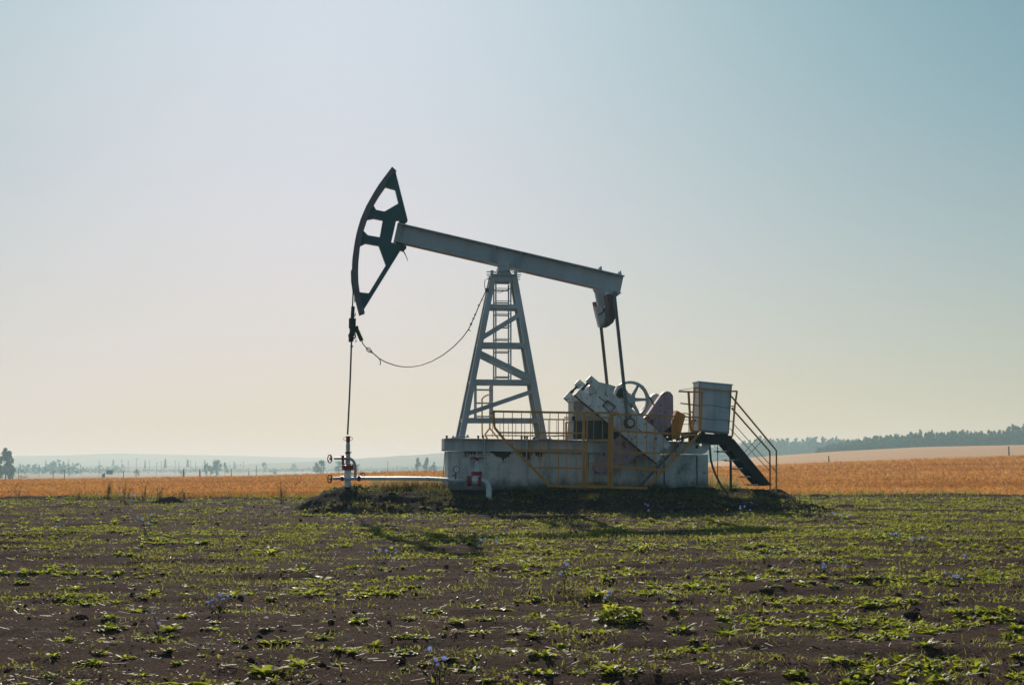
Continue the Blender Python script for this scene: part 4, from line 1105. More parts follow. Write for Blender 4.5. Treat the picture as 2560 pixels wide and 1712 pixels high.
for i, (px, py, s) in enumerate(big):
    x, y, z = gd(px, py); sz = s / F * y * .5
    if i == 0: weed(x, y, z, sz * 1.5, 6, 'largest bushy green weed clump, upright leaves, on bare soil below the stair base', 'leafy weeds in the soil field', 1.0)
    elif i == 10: weed(x, y, z, sz * 1.25, 3, 'tall bushy weed at the bottom edge, yellow green leaves, right of the middle', 'leafy weeds in the soil field')
    else: weed(x, y, z, sz * 1.5, random.choice([0, 1, 2, 3, 4, 5, 1, 0]), WL, 'leafy weeds in the soil field')
cnt = 0
for _ in range(4000):
    if cnt >= 165: break
    py = 1712 + 60 - 330 * random.random() ** .8; px = random.uniform(-60, 2620)
    x, y, z = gd(px, py)
    if fbm(np.array([x * .5]), np.array([y * .5]), 7, 2)[0] < .47 + .1 * (py < 1560) - .12 * (px > 1800): continue
    s = (28 + 55 * random.random() ** 2) * (py - HZ) / 480
    weed(x, y, z, s / F * y * .78, random.choice([0, 1, 2, 4, 5]), WL, 'leafy weeds in the soil field'); cnt += 1

def scatter(n, dmin, dmax, power, densf, wid=.42, extra=None):
    """points on the soil, thicker near the viewer"""
    out_x = []; out_y = []
    tot = 0
    while tot < n:
        d = dmin + (dmax - dmin) * rng.random(40000) ** power; x = (rng.random(40000) * 2 - 1) * (wid * d + 2.6)
        k = rng.random(40000) < densf(x, d)
        out_x.append(x[k]); out_y.append(d[k]); tot += int(k.sum())
    return np.concatenate(out_x)[:n], np.concatenate(out_y)[:n]
def veg_density(x, y):
    px = CX + F * x / y; n1 = fbm(x * .55, y * .9, 7, 3); n2 = fbm(x * 2.6, y * 2.6, 9, 2)
    py = HZ + F * CH / y
    bias = .03 * np.clip((px - 1500) / 700, -.6, 1.2) + .075 * np.exp(-((py - 1340) / 70.) ** 2) - .09 * np.exp(-((py - 1290) / 18.) ** 2) * (px < 1700) - .045 * np.clip((py - 1420) / 200, 0, 1)
    k = sstep(n1 * .5 + n2 * .5 + bias, .56, .64)
    u, v = uv_of(x, y); pad = sstep(v, -4.2, -3.4) * (u > -6.8) * (u < 5.4)
    return np.where(pad > 0, np.where(v < -1.8, .28 * (n2 > .5) + k * .4, k * .25), k) * (y < bound(x) - .1)
def blades(name, x, y, h, w, mat, lean=.35, zoff=0., zf=None, tint=None):
    n = len(x); z = (gh(x, y) if zf is None else zf(x, y)) + zoff
    az = rng.random(n) * 6.283; la = rng.random(n) * 6.283; hh = h * (.5 + rng.random(n)); ww = w * (.6 + .8 * rng.random(n)); ln = lean * hh * (.2 + rng.random(n) * 1.4)
    dx, dy = np.cos(az) * ww, np.sin(az) * ww; lx, ly = np.cos(la) * ln, np.sin(la) * ln
    P0 = np.stack([x - dx, y - dy, z], -1); P1 = np.stack([x + dx, y + dy, z], -1)
    P2 = np.stack([x + dx * .7 + lx * .4, y + dy * .7 + ly * .4, z + hh * .6], -1); P3 = np.stack([x - dx * .7 + lx * .4, y - dy * .7 + ly * .4, z + hh * .6], -1)
    P4 = np.stack([x + lx, y + ly, z + hh], -1)
    V = np.stack([P0, P1, P2, P3, P4], 1).reshape(-1, 3); b = np.arange(n)[:, None] * 5
    Q = np.concatenate([b + np.array([[0, 1, 2]]), b + np.array([[0, 2, 3]]), b + np.array([[3, 2, 4]])], 1).reshape(-1, 3)
    tt = np.repeat(rng.random(n) if tint is None else tint * .7 + .3 * rng.random(n), 3)
    return raw_mesh(name, V, Q, mat, tt)
def leaflets(name, cx, cy, per, spread, size, mat, lift=.02):
    n = len(cx) * per; X = np.repeat(cx, per); Y = np.repeat(cy, per); S = np.repeat(size, per)
    r = np.repeat(spread, per) * np.sqrt(rng.random(n)); a = rng.random(n) * 6.283
    hump = np.clip(1 - r / np.repeat(spread, per), 0, 1)
    X = X + r * np.cos(a); Y = Y + r * np.sin(a); Z = gh(X, Y) + lift * rng.random(n) + hump * np.repeat(spread, per) * .45 * rng.random(n)
    az = rng.random(n) * 6.283; el = R(5) + rng.random(n) * R(75); l = S * (.6 + .8 * rng.random(n)); w = l * .28
    d = np.stack([np.cos(az) * np.cos(el), np.sin(az) * np.cos(el), np.sin(el)], -1); sd = np.stack([-np.sin(az), np.cos(az), (rng.random(n) - .5) * .8], -1)
    C = np.stack([X, Y, Z], -1)
    V = np.stack([C, C + d * (l * .55)[:, None] + sd * w[:, None], C + d * l[:, None] - np.array([0, 0, 1]) * (l * .15)[:, None], C + d * (l * .55)[:, None] - sd * w[:, None]], 1).reshape(-1, 3)
    b = np.arange(n)[:, None] * 4; Q = b + np.array([[0, 1, 2, 3]])
    tc = np.repeat(rng.random(len(cx)), per)
    return raw_mesh(name, V, Q, mat, np.clip(tc * .6 + rng.random(n) * .45, 0, 1))
lod = [rosette(200 + i, n_, r_, w_, True, t_, 4) for i, (n_, r_, w_, t_) in enumerate([(11, (5, 50), .24, 0), (14, (10, 60), .21, .12), (8, (5, 35), .26, 0), (18, (15, 70), .18, .25)])]
def plants(name, x, y, size, mat):
    z = gh(x, y); VVs, FFs, TTs = [], [], []; b = 0; kind = rng.integers(0, len(lod), len(x)); a = rng.random(len(x)) * 6.283; tb = fbm(x * .8, y * .8, 78, 2) * .5 + rng.random(len(x)) * .4
    for k, (V, Fc, T) in enumerate(lod):
        i = np.nonzero(kind == k)[0]; c, s_ = np.cos(a[i])[:, None], np.sin(a[i])[:, None]; sz = size[i][:, None]
        P_ = np.stack([(V[None, :, 0] * c - V[None, :, 1] * s_) * sz + x[i][:, None], (V[None, :, 0] * s_ + V[None, :, 1] * c) * sz + y[i][:, None], V[None, :, 2] * sz + z[i][:, None] - .01], -1)
        VVs.append(P_.reshape(-1, 3)); FFs.append((Fc[None] + (np.arange(len(i)) * len(V))[:, None, None] + b).reshape(-1, 4)); b += len(i) * len(V)
        TTs.append(np.clip(tb[i][:, None] * .7 + T[None] * .5 - .1, 0, 1).ravel())
    return raw_mesh(name, np.concatenate(VVs), np.concatenate(FFs), mat, np.concatenate(TTs))
x, y = scatter(20000, 9.0, 47, 1.1, veg_density)
x2, y2 = scatter(2600, 6.2, 12, 1.0, veg_density); x, y = np.concatenate([x, x2]), np.concatenate([y, y2])
tag(plants('ground_cover', x, y, (.026 + .05 * rng.random(len(x)) ** 1.8) * (1 + .02 * y), M['leaf']), 'low green broadleaf weeds spread in patches over the dark soil', 'weeds', kind='stuff')
x, y = scatter(3600, 6.2, 47, 1.15, lambda a, b: np.clip(veg_density(a + 7, b + 2), 0, 1))
tag(leaflets('ground_cover', x, y, 9, .04 + .05 * rng.random(len(x)) + .002 * y, .014 + .012 * rng.random(len(x)) + .0010 * y, M['grass'], .012), 'fine feathery green seedlings between the weeds', 'weeds', kind='stuff')
x, y = scatter(38000, 6.2, 47, 1.0, lambda a, b: np.clip(veg_density(a + 3, b + 1.5) + .01, 0, 1))
o = blades('grass', x, y, .026 + .0009 * y, .0016 + .00022 * y, M['grass'], 1.1); tag(o, 'short yellow green grass growing between the weeds', 'grass', kind='stuff')
# taller grass on the pad and round the footing
def padgrass(n, box, dens):
    u = box[0] + (box[1] - box[0]) * rng.random(n); v = box[2] + (box[3] - box[2]) * rng.random(n)
    x = ORG.x + UD.x * u + VD.x * v; y = ORG.y + UD.y * u + VD.y * v
    k = (rng.random(n) < dens(x, y)) & ~((v > .05) & (v < 1.1) & (u > -3.3) & (u < 3.4)); return x[k], y[k]
nd = lambda s, a, b: (lambda x, y: sstep(fbm(x * 1.1, y * 1.1, s, 3), a, b))
x, y = padgrass(40000, (-5.6, 4.6, -3.2, 3.2), nd(13, .46, .66))
tag(blades('grass', x, y, .10, .006, M['padgrass'], .9), 'taller green grass round the concrete footing', 'grass', kind='stuff')
x, y = padgrass(9000, (-5.0, -2.6, .4, 3.5), nd(14, .4, .62)); x2, y2 = padgrass(3500, (3.0, 5.6, .8, 4), nd(15, .3, .6))
tag(blades('dry_grass', np.concatenate([x, x2]), np.concatenate([y, y2]), .26, .008, M['drygrass'], .5), 'yellowed dry grass behind the pipe and beside the footing', 'grass', kind='stuff')
n = 5200; x = rng.uniform(-24, 24, n); y = bound(x) - .9 + 1.5 * rng.random(n) ** 1.5; k = rng.random(n) < sstep(fbm(x * .7, y * .7, 19, 3), .35, .6)
tag(blades('grass', x[k], y[k], .16, .012, M['grass'], .9), 'green grass fringe where the dark soil meets the stubble', 'grass', kind='stuff')
xs_, ys_ = [], []
for px, py, w, n in ((1322, 1263, 16, 500), (1382, 1262, 20, 700), (1378, 1247, 8, 250), (1450, 1257, 34, 1100), (1492, 1268, 22, 500)):
    gx_, gy_, _ = gd(px, py); xs_.append(gx_ + rng.normal(0, w / 100, n)); ys_.append(gy_ + rng.normal(0, .14, n))
tag(blades('red_grass', np.concatenate(xs_), np.concatenate(ys_), .15, .006, M['redgrass'], 1.1), 'reddish dry grass tufts on the shaded bank below the railing', 'grass', kind='stuff')
# stubble
n = 190000
d = 45 + 100 * rng.random(n) ** 1.7; x = (rng.random(n) * 2 - 1) * (d * .50); k = d > bound(x) + .15
x, d = x[k], d[k]
tag(blades('stubble', x, d, (.10 + .0006 * d) * (.6 + .8 * fbm(x * .25, d * .9, 66, 3)), .010 + .0003 * d, M['stubble'], 1.3, zf=field_z, zoff=-.02, tint=np.clip(3.4 * (fbm(x * .10, d * .55, 67, 4) - .5) + .5, 0, 1)), 'orange cereal stubble covering the field behind the pump', 'stubble', kind='stuff')
# straw litter and chips
n = 34000; d = 6.2 + 36 * rng.random(n) ** 2.1; x = (rng.random(n) * 2 - 1) * (d * .4 + 2.4); z = gh(x, d) + .008
az = rng.normal(0, .9, n); l = (.004 + .040 * rng.random(n) ** 7) * (1 + .015 * d); w = .0022 + .004 * rng.random(n) ** 3 + .00007 * d; tl = rng.normal(0, .25, n)
D = np.stack([np.cos(az) * l, np.sin(az) * l, tl * l], -1); Sd = np.stack([-np.sin(az) * w, np.cos(az) * w, rng.normal(0, .4, n) * w], -1); C = np.stack([x, d, z], -1)
V = np.stack([C - D - Sd, C + D - Sd, C + D + Sd, C - D + Sd], 1).reshape(-1, 3)
tag(raw_mesh('straw_litter', V, np.arange(n)[:, None] * 4 + np.array([[0, 1, 2, 3]]), M['straw'], rng.random(n)), 'pale straw bits and chips strewn over the dark soil', 'straw', kind='stuff')
# crumbs of soil
def clod_mesh(seed, sub=2):
    bm = bmesh.new(); bmesh.ops.create_icosphere(bm, subdivisions=sub, radius=1); r = random.Random(seed); o1, o2 = r.random() * 50, r.random() * 50
    P_ = np.array([v.co for v in bm.verts]); nn = fbm(P_[:, 0] * 1.6 + o1 + P_[:, 2], P_[:, 1] * 1.6 + o2 - P_[:, 2] * .7, seed, 3)
    for v, k in zip(bm.verts, nn): v.co *= .55 + .8 * k; v.co.z *= .7
    bm.verts.index_update(); V = np.array([v.co for v in bm.verts]); Fc = np.array([[v.index for v in f.verts] for f in bm.faces]); bm.free(); return V, Fc
cl = [clod_mesh(i, 1) for i in range(4)]
VV_, FF_ = [], []; b = 0
n = 2600; d = 6.2 + 40 * rng.random(n) ** 1.4; x = (rng.random(n) * 2 - 1) * (d * .4 + .5)
ub = -6.6 + 12.2 * rng.random(1500); vb_ = -3.5 + 2.0 * rng.random(1500) ** 1.3; x = np.concatenate([x, ORG.x + UD.x * ub + VD.x * vb_]); d = np.concatenate([d, ORG.y + UD.y * ub + VD.y * vb_]); n = len(x); z = gh(x, d)
for i in range(n):
    V, Fc = cl[i % 4]; s = (.007 + .018 * random.random() ** 4) * (1 + d[i] * .025) * (1 + .7 * (i >= 2600)); a = random.random() * 6.28
    Rm = np.array([[math.cos(a), -math.sin(a), 0], [math.sin(a), math.cos(a), 0], [0, 0, 1]]); VV_.append(V @ Rm.T * s + np.array([x[i], d[i], z[i] + s * .2])); FF_.append(Fc + b); b += len(V)
tag(raw_mesh('soil_crumbs', np.concatenate(VV_), np.concatenate(FF_), M['soil']), 'crumbled lumps of dark earth scattered over the soil', 'soil', kind='stuff')
for i, (px, py, s, sy, lab) in enumerate(((432, 1253, .24, .7, 'large dark earth clod at the field edge on the left'), (400, 1257, .14, .5, 'smaller earth clod beside the large one at the field edge'), (1910, 1482, .055, .7, 'rounded gray brown clod among weeds right of the largest weed'), (213, 1540, .05, .8, 'dark clod on bare soil in the left foreground'), (956, 1287, .1, .8, 'dark round clod at the foot of the wellhead mound'), (2040, 1243, .3, .5, 'low dark earth heap beside the stair mound'), (2105, 1270, .28, .35, 'flat dark earth heap among grass right of the stairs'), (2270, 1530, .05, .6, 'low soil lump between weeds at right'))):
    V, Fc = clod_mesh(40 + i, 3); gx_, gy_, gz_ = gd(px, py)
    o = raw_mesh('earth_clod', V * np.array([s * 1.3, s, s * sy]), Fc, M['soil'], smooth=True); o.location = (gx_, gy_, gz_ + s * sy * .25); tag(o, lab, 'clod', 'earth clods on the soil')

# ---------------- chicory with blue flowers
def flower_mesh():
    V, Fc = [], []
    for k in range(11):
        a = k * 2 * math.pi / 11; c, s = math.cos(a), math.sin(a); b = len(V)
        V += [(0, 0, 0), (c * .7 - s * .16, s * .7 + c * .16, .22), (c * 1.0, s * 1.0, .18), (c * .7 + s * .16, s * .7 - c * .16, .22)]; Fc.append((b, b + 1, b + 2, b + 3))
    o = raw_mesh('flower', np.array(V), np.array(Fc), M['petal']); d_ = o.data; bpy.data.objects.remove(o); return d_
FLM = flower_mesh()
def chicory(x, y, z, h, n, spread, label, fs=.019):
    r = empty('chicory_plant', (x, y, z)); tag(r, label, 'flower', 'blue chicory plants')
    m = MB(); tips = []
    ns = max(1, n // 3 + 1)
    for k in range(ns):
        a = random.uniform(0, 6.28); sp = spread * random.uniform(.2, 1); hh = h * random.uniform(.6, 1.05)
        p0 = Vector((random.uniform(-.02, .02), random.uniform(-.02, .02), -.02)); p2 = Vector((math.cos(a) * sp, math.sin(a) * sp, hh)); p1 = p0.lerp(p2, .5) + Vector((random.uniform(-.02, .02), 0, .02))
        m.tube([p0, p1, p2], [.003, .0025, .0015], 4); tips.append(p2)
        for j in range(2):
            f = random.uniform(.4, .85); q = p0.lerp(p2, f); e = q + Vector((random.uniform(-.07, .07), random.uniform(-.07, .07), random.uniform(.02, .1))); m.tube([q, e], [.0018, .0013], 4); tips.append(e)
    for k in range(10):
        q = Vector((random.uniform(-.06, .06), random.uniform(-.06, .06), random.uniform(0, h * .4))); a = random.uniform(0, 6.28); e = q + Vector((math.cos(a) * .06, math.sin(a) * .06, .03))
        sd = Vector((-math.sin(a), math.cos(a), 0)) * .012; m.add([q, q.lerp(e, .5) + sd, e, q.lerp(e, .5) - sd], [(0, 1, 2, 3)])
    m.build('stem', M['stem'], r)
    random.shuffle(tips)
    for k in range(n):
        tp_ = tips[k % len(tips)]
        o = bpy.data.objects.new('flower', FLM); COL.objects.link(o); o.parent = r
        o.location = tp_ + Vector((0, 0, .004)); 
        if k >= len(tips): o.location += Vector((random.uniform(-.03, .03), random.uniform(-.03, .03), random.uniform(-.03, .02)))
        s = fs * random.uniform(.75, 1.2); o.scale = (s,) * 3; o.rotation_euler = (random.uniform(.3, 1.3), random.uniform(-.4, .4), random.uniform(-.7, .7))
CHL = [((1010, 585), .19, 9, .22, 'low chicory with a dense cluster of pale blue flowers in the left foreground'), ((690, 215), .32, 9, .15, 'tall chicory with scattered blue flowers near a big weed on the left'), ((1750, 345), .25, 12, .3, 'wide chicory bearing many blue flowers left of the shaded strip'), ((750, 685), .20, 2, .03, 'single-stem chicory with two blue flowers above a weed rosette'), ((2010, 895), .30, 4, .06, 'tall thin chicory at the bottom edge near the middle'), ((590, 78), .22, 12, .2, 'chicory clump at the soil edge on the left'), ((2220, 300), .25, 8, .15, 'chicory in the shadow of the pump'), ((1600, 170), .22, 4, .1, 'chicory on soil below the wellhead mound'), ((120, 425), .08, 1, .02, 'lone low chicory flower at far left'), ((285, 225), .14, 4, .05, 'small chicory near the left edge of the soil')]
CHR = [((240, 480), .36, 8, .07, 'tall straight chicory with stacked blue flowers left of the largest weed'), ((490, 560), .20, 4, .12, 'chicory rising behind the largest weed'), ((1070, 150), .33, 8, .12, 'tall chicory in front of the stair mound'), ((1730, 245), .24, 5, .06, 'chicory among grass at right, five flowers upright'), ((1870, 300), .25, 6, .16, 'chicory beside a large weed in the right grass'), ((2030, 445), .20, 7, .25, 'wide chicory with blue flowers at far right'), ((1150, 335), .14, 2, .05, 'chicory with two flowers on the right middle soil'), ((610, 165), .35, 4, .06, 'chicory below the railing bank with pale flowers'), ((1410, 385), .12, 3, .05, 'small chicory in the right weed patch'), ((2070, 345), .12, 2, .04, 'short chicory near the right edge'), ((870, 395), .12, 2, .04, 'chicory between low weeds right of middle'), ((1540, 380), .15, 2, .04, 'slender chicory with two flowers beside dark weeds'), ((1460, 150), .14, 5, .2, 'chicory low on the brown strip right of the stairs'), ((1770, 30), .2, 6, .3, 'chicory along the dark field edge at right'), ((2325, 330), .14, 2, .04, 'chicory cut by the right edge of the view')]
for (px, py), h_, n_, sp_, lab in CHL:
    x, y, z = gd(px / 1.832, 1220 + py / 1.832); chicory(x, y, z, h_ * .78 * (y / 14) ** .6, n_, sp_ * (y / 14) ** .6, lab, .011 + .0004 * y)
for (px, py), h_, n_, sp_, lab in CHR:
    x, y, z = gd(1280 + px / 1.832, 1220 + py / 1.832); chicory(x, y, z, h_ * .78 * (y / 14) ** .6, n_, sp_ * (y / 14) ** .6, lab, .011 + .0004 * y)
# dry stalks at the field edge
for px, py, h_, n_, lab in ((708, 1256, .55, 9, 'dry brown branching stalks at the field edge left of the mound'), (315, 1250, .55, 7, 'tall reddish dry stalk leaning at the left field edge'), (365, 1250, .5, 6, 'gray green dry stalks beside the tall reddish stalk'), (280, 1248, .4, 12, 'bushy olive dry weed at the left field edge'), (405, 1248, .4, 9, 'pale flowering dry weed behind the earth clod'), (205, 1247, .35, 6, 'thin dry weed at the far left field edge'), (1475, 1228, .35, 4, 'pale dry stalk bending in front of the gate'), (50, 1246, .45, 5, 'dry weed with pale heads at far left'), (460, 1252, .38, 7, 'pale dry weed right of the earth clod')):
    gx_, gy_, gz_ = gd(px, py); m = MB()
    for k in range(n_):
        a = random.uniform(0, 6.28); l = h_ * random.uniform(.5, 1.1); sp = random.uniform(.05, .35) * l; b = Vector((random.uniform(-.08, .08), random.uniform(-.05, .05), -.03)); e = Vector((b.x + math.cos(a) * sp, b.y + math.sin(a) * sp * .5, l))
        m.tube([b, b.lerp(e, .5) + Vector((0, 0, l * .06)), e], [.006, .005, .003], 4)
        for j in range(7):
            f = random.uniform(.35, 1); q = b.lerp(e, f); e2 = q + Vector((random.uniform(-.1, .1), random.uniform(-.06, .06), random.uniform(.0, .1))); m.tube([q, e2], [.003, .002], 4)
            s_ = .014; m.add([e2 + Vector((-s_, 0, 0)), e2 + Vector((0, 0, s_)), e2 + Vector((s_, 0, 0)), e2 - Vector((0, 0, s_))], [(0, 1, 2, 3)])
    o = m.build('dry_weed', M['drygrass'], smooth_angle=180); o.location = (gx_, gy_, gz_); tag(o, lab, 'weed', 'dry weeds')

# ================================================================== DISTANCE
def crown_verts(cx, cy, cz, rx, ry, rz, n, size, seed, style='round'):
    r = np.random.default_rng(seed)
    # several limbs' worth of clumps
    nc = max(5, int(n / 55)); cc = []
    for k in range(nc):
        if style == 'open':
            f = r.random(); rad = min(1, 1.25 - f); a = r.random() * 6.283; q = (.35 + .65 * r.random()) * rad
            cc.append((q * np.cos(a), q * np.sin(a), f * 2 - 1, .13 + .10 * r.random()))
        elif style == 'spire':
            f = r.random() ** .8; rad = (1 - f) * .95 + .05; a = r.random() * 6.283; q = np.sqrt(r.random()) * rad
            cc.append((q * np.cos(a), q * np.sin(a), f * 2 - 1, .22 + .25 * (1 - f)))
        else:
            a = r.random() * 6.283; f = r.random() * 1.9 - .95; rad = np.sqrt(max(.05, 1 - f * f)) * (.85 if f > -.3 else .95); q = np.sqrt(r.random()) * rad
            cc.append((q * np.cos(a), q * np.sin(a), f, .30 + .14 * r.random()))
    cc = np.array(cc); idx = r.integers(0, nc, n); c = cc[idx]
    g = r.normal(0, 1, (n, 3)); g /= np.linalg.norm(g, axis=1)[:, None]; g *= (r.random(n) ** .5)[:, None] * c[:, 3:4] * 1.1
    p = (c[:, :3] + g) * np.array([rx, ry, rz]) + np.array([cx, cy, cz])
    d1 = r.normal(0, 1, (n, 3)); d1 /= np.linalg.norm(d1, axis=1)[:, None]; d2 = r.normal(0, 1, (n, 3)); d2 -= (d2 * d1).sum(1)[:, None] * d1; d2 /= np.linalg.norm(d2, axis=1)[:, None]
    s = size * (.6 + .8 * r.random(n))[:, None]
    V = np.stack([p - d1 * s, p + d2 * s * .6, p + d1 * s, p - d2 * s * .6], 1).reshape(-1, 3)
    T = np.clip(np.repeat(r.random(nc), 1)[idx] * .7 + r.random(n) * .35, 0, 1)
    return V, T
def quads(n): return np.arange(n)[:, None] * 4 + np.array([[0, 1, 2, 3]])
def tree(px, ytop, ybase, wpx, d, label, seed, style='round', n=900, group='distant trees in the haze', cat='tree', name='tree', lean=0):
    b = at(px, ybase, d); tp = at(px, ytop, d); H = tp.z - b.z; W = wpx / F * d / 2
    r = empty(name, b); tag(r, label, cat, group)
    m = MB(); 
    m.tube([(0, 0, -1), (0, 0, H * .3), (lean * H * .05, 0, H * .88)], [H * .028, H * .02, H * .006], 6)
    rr = random.Random(seed)
    for k in range(7):
        f = rr.uniform(.25, .75); a = rr.uniform(0, 6.28); m.tube([(0, 0, H * f), (math.cos(a) * W * .6, math.sin(a) * W * .6, H * (f + .14))], [H * .009, H * .003], 5)
    m.build('trunk', M['bark'], r)
    z0 = .10 if style != 'round' else .06
    V, T = crown_verts(0, 0, H * (z0 + (1 - z0) / 2), W, W, H * (1 - z0) / 2, n, H * .045, seed, style)
    o = raw_mesh('crown', V, quads(n), M['tree'], T); o.parent = r
tree(14, 1123, 1196, 46, 500, 'tall half-bare tree at the left edge of the stubble field', 1, 'open', 1500, cat='tree')
tree(-14, 1130, 1196, 50, 505, 'tree cut off by the left edge beside the tall half-bare tree', 2, 'round', 1800)
tree(24, 1150, 1197, 26, 490, 'short bushy tree at the foot of the tall left tree', 31, 'round', 900)
ti = 3
for px, yt, yb, w, d, st, lab, n in (
    (341, 1174, 1192, 15, 480, 'round', 'small twin-topped tree alone behind the field crest at left', 600),
    (517, 1160, 1187, 16, 620, 'round', 'rounded tree at the left end of the dense tree clump', 700),
    (541, 1153.5, 1187, 30, 640, 'round', 'broadest tree in the dense clump on the left plain', 1200),
    (562, 1156, 1182, 16, 650, 'spire', 'pointed tree standing just right of the dense clump', 700),
    (526, 1164, 1187, 14, 610, 'round', 'low tree in front of the dense clump', 500),
    (683, 1171, 1186, 24, 640, 'round', 'low rounded tree left of the wellhead above the field crest', 700),
    (659, 1157, 1180, 17, 950, 'round', 'faint pale tree in the haze behind the low rounded tree', 500),
    (736, 1160, 1178, 17, 1000, 'round', 'pale round tree in the haze halfway to the wellhead', 500),
    (789, 1158, 1182, 20, 560, 'round', 'left half of the paired trees left of the wellhead', 800),
    (803, 1153, 1182, 24, 560, 'round', 'taller right half of the paired trees left of the wellhead', 1100),
    (847, 1155, 1180, 24, 600, 'round', 'tree partly hidden just left of the wellhead pipe', 900),
    (892, 1158, 1178, 14, 600, 'round', 'tree showing inside the bypass pipe bend right of the wellhead', 600),
    (1044, 1146, 1176, 21, 560, 'spire', 'leftmost of three trees left of the concrete footing', 1000),
    (1067, 1145, 1176, 24, 560, 'spire', 'tallest middle one of three trees left of the concrete footing', 1200),
    (1085, 1155, 1176, 18, 570, 'spire', 'smallest rightmost of three trees left of the concrete footing', 800),
    (455, 1176, 1190, 20, 640, 'round', 'flat bush behind the left twin-leg pole', 500),
    (490, 1174, 1182, 34, 800, 'round', 'wide low bush left of the dense tree clump', 500),
    (598, 1177, 1182, 24, 800, 'round', 'wide low bush right of the dense tree clump', 400),
    (54, 1188, 1196, 16, 240, 'round', 'olive bush at the field edge near the tall left tree', 500),
    (65, 1187, 1195, 12, 245, 'round', 'small olive bush right of its twin at the left field edge', 400)):
    tree(px, yt, yb, w, d * 1.35 if d > 300 else d, lab, ti, st, n, cat='bush' if 'bush' in lab else 'tree', name='bush' if 'bush' in lab else 'tree'); ti += 1

# woods: one mass each
def wood(name, label, cols, d0, ntr, seed, hm, conifer, per=70):
    r = random.Random(seed); VVs = []; TT = []
    px0, px1 = cols[0][0], cols[-1][0]
    for k in range(ntr):
        px = px0 + (px1 - px0) * (k + r.random()) / ntr
        yt = float(np.interp(px, [c[0] for c in cols], [c[1] for c in cols])); yb = float(np.interp(px, [c[0] for c in cols], [c[2] for c in cols])); d = float(np.interp(px, [c[0] for c in cols], [c[3] for c in cols]))
        f = r.random(); d2 = d + f * 60; yy = yb + (yt - yb) * (.35 + .65 * f) * r.uniform(.95, 1.015) if k % 3 else yb + (yt - yb) * r.uniform(.25, .5)
        b = at(px, yb + 2, d2); H = at(px, yy, d2).z - b.z; W = hm * H * r.uniform(.6, 1.2)
        st = 'spire' if r.random() < conifer else 'round'
        V, T = crown_verts(b.x, b.y, b.z + H * .5, W * (.6 if st == 'spire' else 1), W, H * .52, per, H * .10, seed * 1000 + k, st); VVs.append(V); TT.append(T)
    V = np.concatenate(VVs); T = np.concatenate(TT)
    tag(raw_mesh(name, V, quads(len(T)), M['wood'], T), label, 'forest', kind='stuff')
wood('forest', 'dark mixed wood along the top of the pale field at right', [(2040, 1117, 1134, 660), (2090, 1108, 1130, 650), (2140, 1098, 1127, 640), (2200, 1090, 1123, 630), (2290, 1081, 1119, 620), (2380, 1078, 1115, 615), (2460, 1077, 1113, 612), (2510, 1075, 1112, 610), (2525, 1068, 1112, 610), (2560, 1062, 1111, 610), (2700, 1050, 1108, 612), (3200, 1045, 1104, 612)], 700, 2600, 5, .22, .3, 70)
wood('forest', 'paler blue wood farther back behind the stairs', [(1680, 1116, 1158, 1150), (1780, 1112, 1152, 1100), (1850, 1107, 1149, 1050), (1890, 1099, 1148, 1030), (1930, 1098, 1147, 1010), (2000, 1096, 1143, 990), (2060, 1094, 1137, 960), (2140, 1098, 1133, 940), (2230, 1096, 1127, 930)], 1000, 1300, 6, .20, .45, 60)
wood('forest', 'hazy blue line of trees across the left plain', [(-120, 1166, 1180, 1150), (40, 1164, 1180, 1150), (70, 1158, 1180, 1100), (110, 1154, 1180, 1080), (145, 1150, 1180, 1060), (185, 1153, 1180, 1060), (196, 1163, 1179, 1150), (230, 1165, 1179, 1150), (250, 1162, 1179, 1180), (305, 1163, 1179, 1180), (309, 1172, 1179, 1300), (400, 1170, 1178, 1350), (480, 1168, 1178, 1350), (620, 1170, 1178, 1400), (760, 1166, 1176, 1400), (900, 1168, 1176, 1400), (1120, 1160, 1172, 1400)], 1200, 620, 7, .5, .1, 60)

# power poles and pylons
def pole(px, yt, yb, d, w=.16, cross=None, label=None, aframe=False):
    if d < 300: w = .09
    b = at(px, yb, d); H = at(px, yt, d).z - b.z
    m = MB()
    if aframe:
        m.bar((-H * .13, 0, -1), (-H * .015, 0, H), w, w); m.bar((H * .13, 0, -1), (H * .015, 0, H), w, w); m.bar((-H * .085, 0, H * .4), (H * .085, 0, H * .4), w * .7, w * .7); m.bar((-H * .06, 0, H * .97), (H * .06, 0, H * .97), w, w)
    else: m.tube([(0, 0, -1), (0, 0, H)], [w * .6, w * .42], 6)
    if cross:
        for f in cross: m.bar((-H * .10, 0, H * f), (H * .10, 0, H * f), w * .6, w * .6)
    o = m.build('utility_pole', M['poleWood']); o.location = b
    tag(o, label or 'thin gray power pole fading into the haze on the left plain', 'power pole', 'distant power poles'); return o
pole(46.5, 1172, 1197, 220, .22, label='dark wooden post right of the tall left tree'); pole(132.5, 1182, 1196, 190, .2, label='short dark post on the crest, left one of a close pair'); pole(161, 1177, 1195, 190, .2, label='taller dark post on the crest, right one of a close pair'); pole(308.5, 1177, 1195, 200, .22, label='dark post on the crest left of the small twin-topped tree')
pole(459, 1172, 1192, 210, .2, label='left one of two dark twin-leg poles on the field crest', aframe=True); pole(499.5, 1173, 1190, 220, .2, label='right one of two dark twin-leg poles on the field crest', aframe=True)
pole(640.5, 1164, 1188, 230, .22, label='dark post on the crest left of the low rounded tree'); pole(578, 1171, 1190, 420, .24, label='pale post right of the dense tree clump'); pole(622, 1176, 1188, 420, .24, label='short pale post between dense clump and dark crest post')
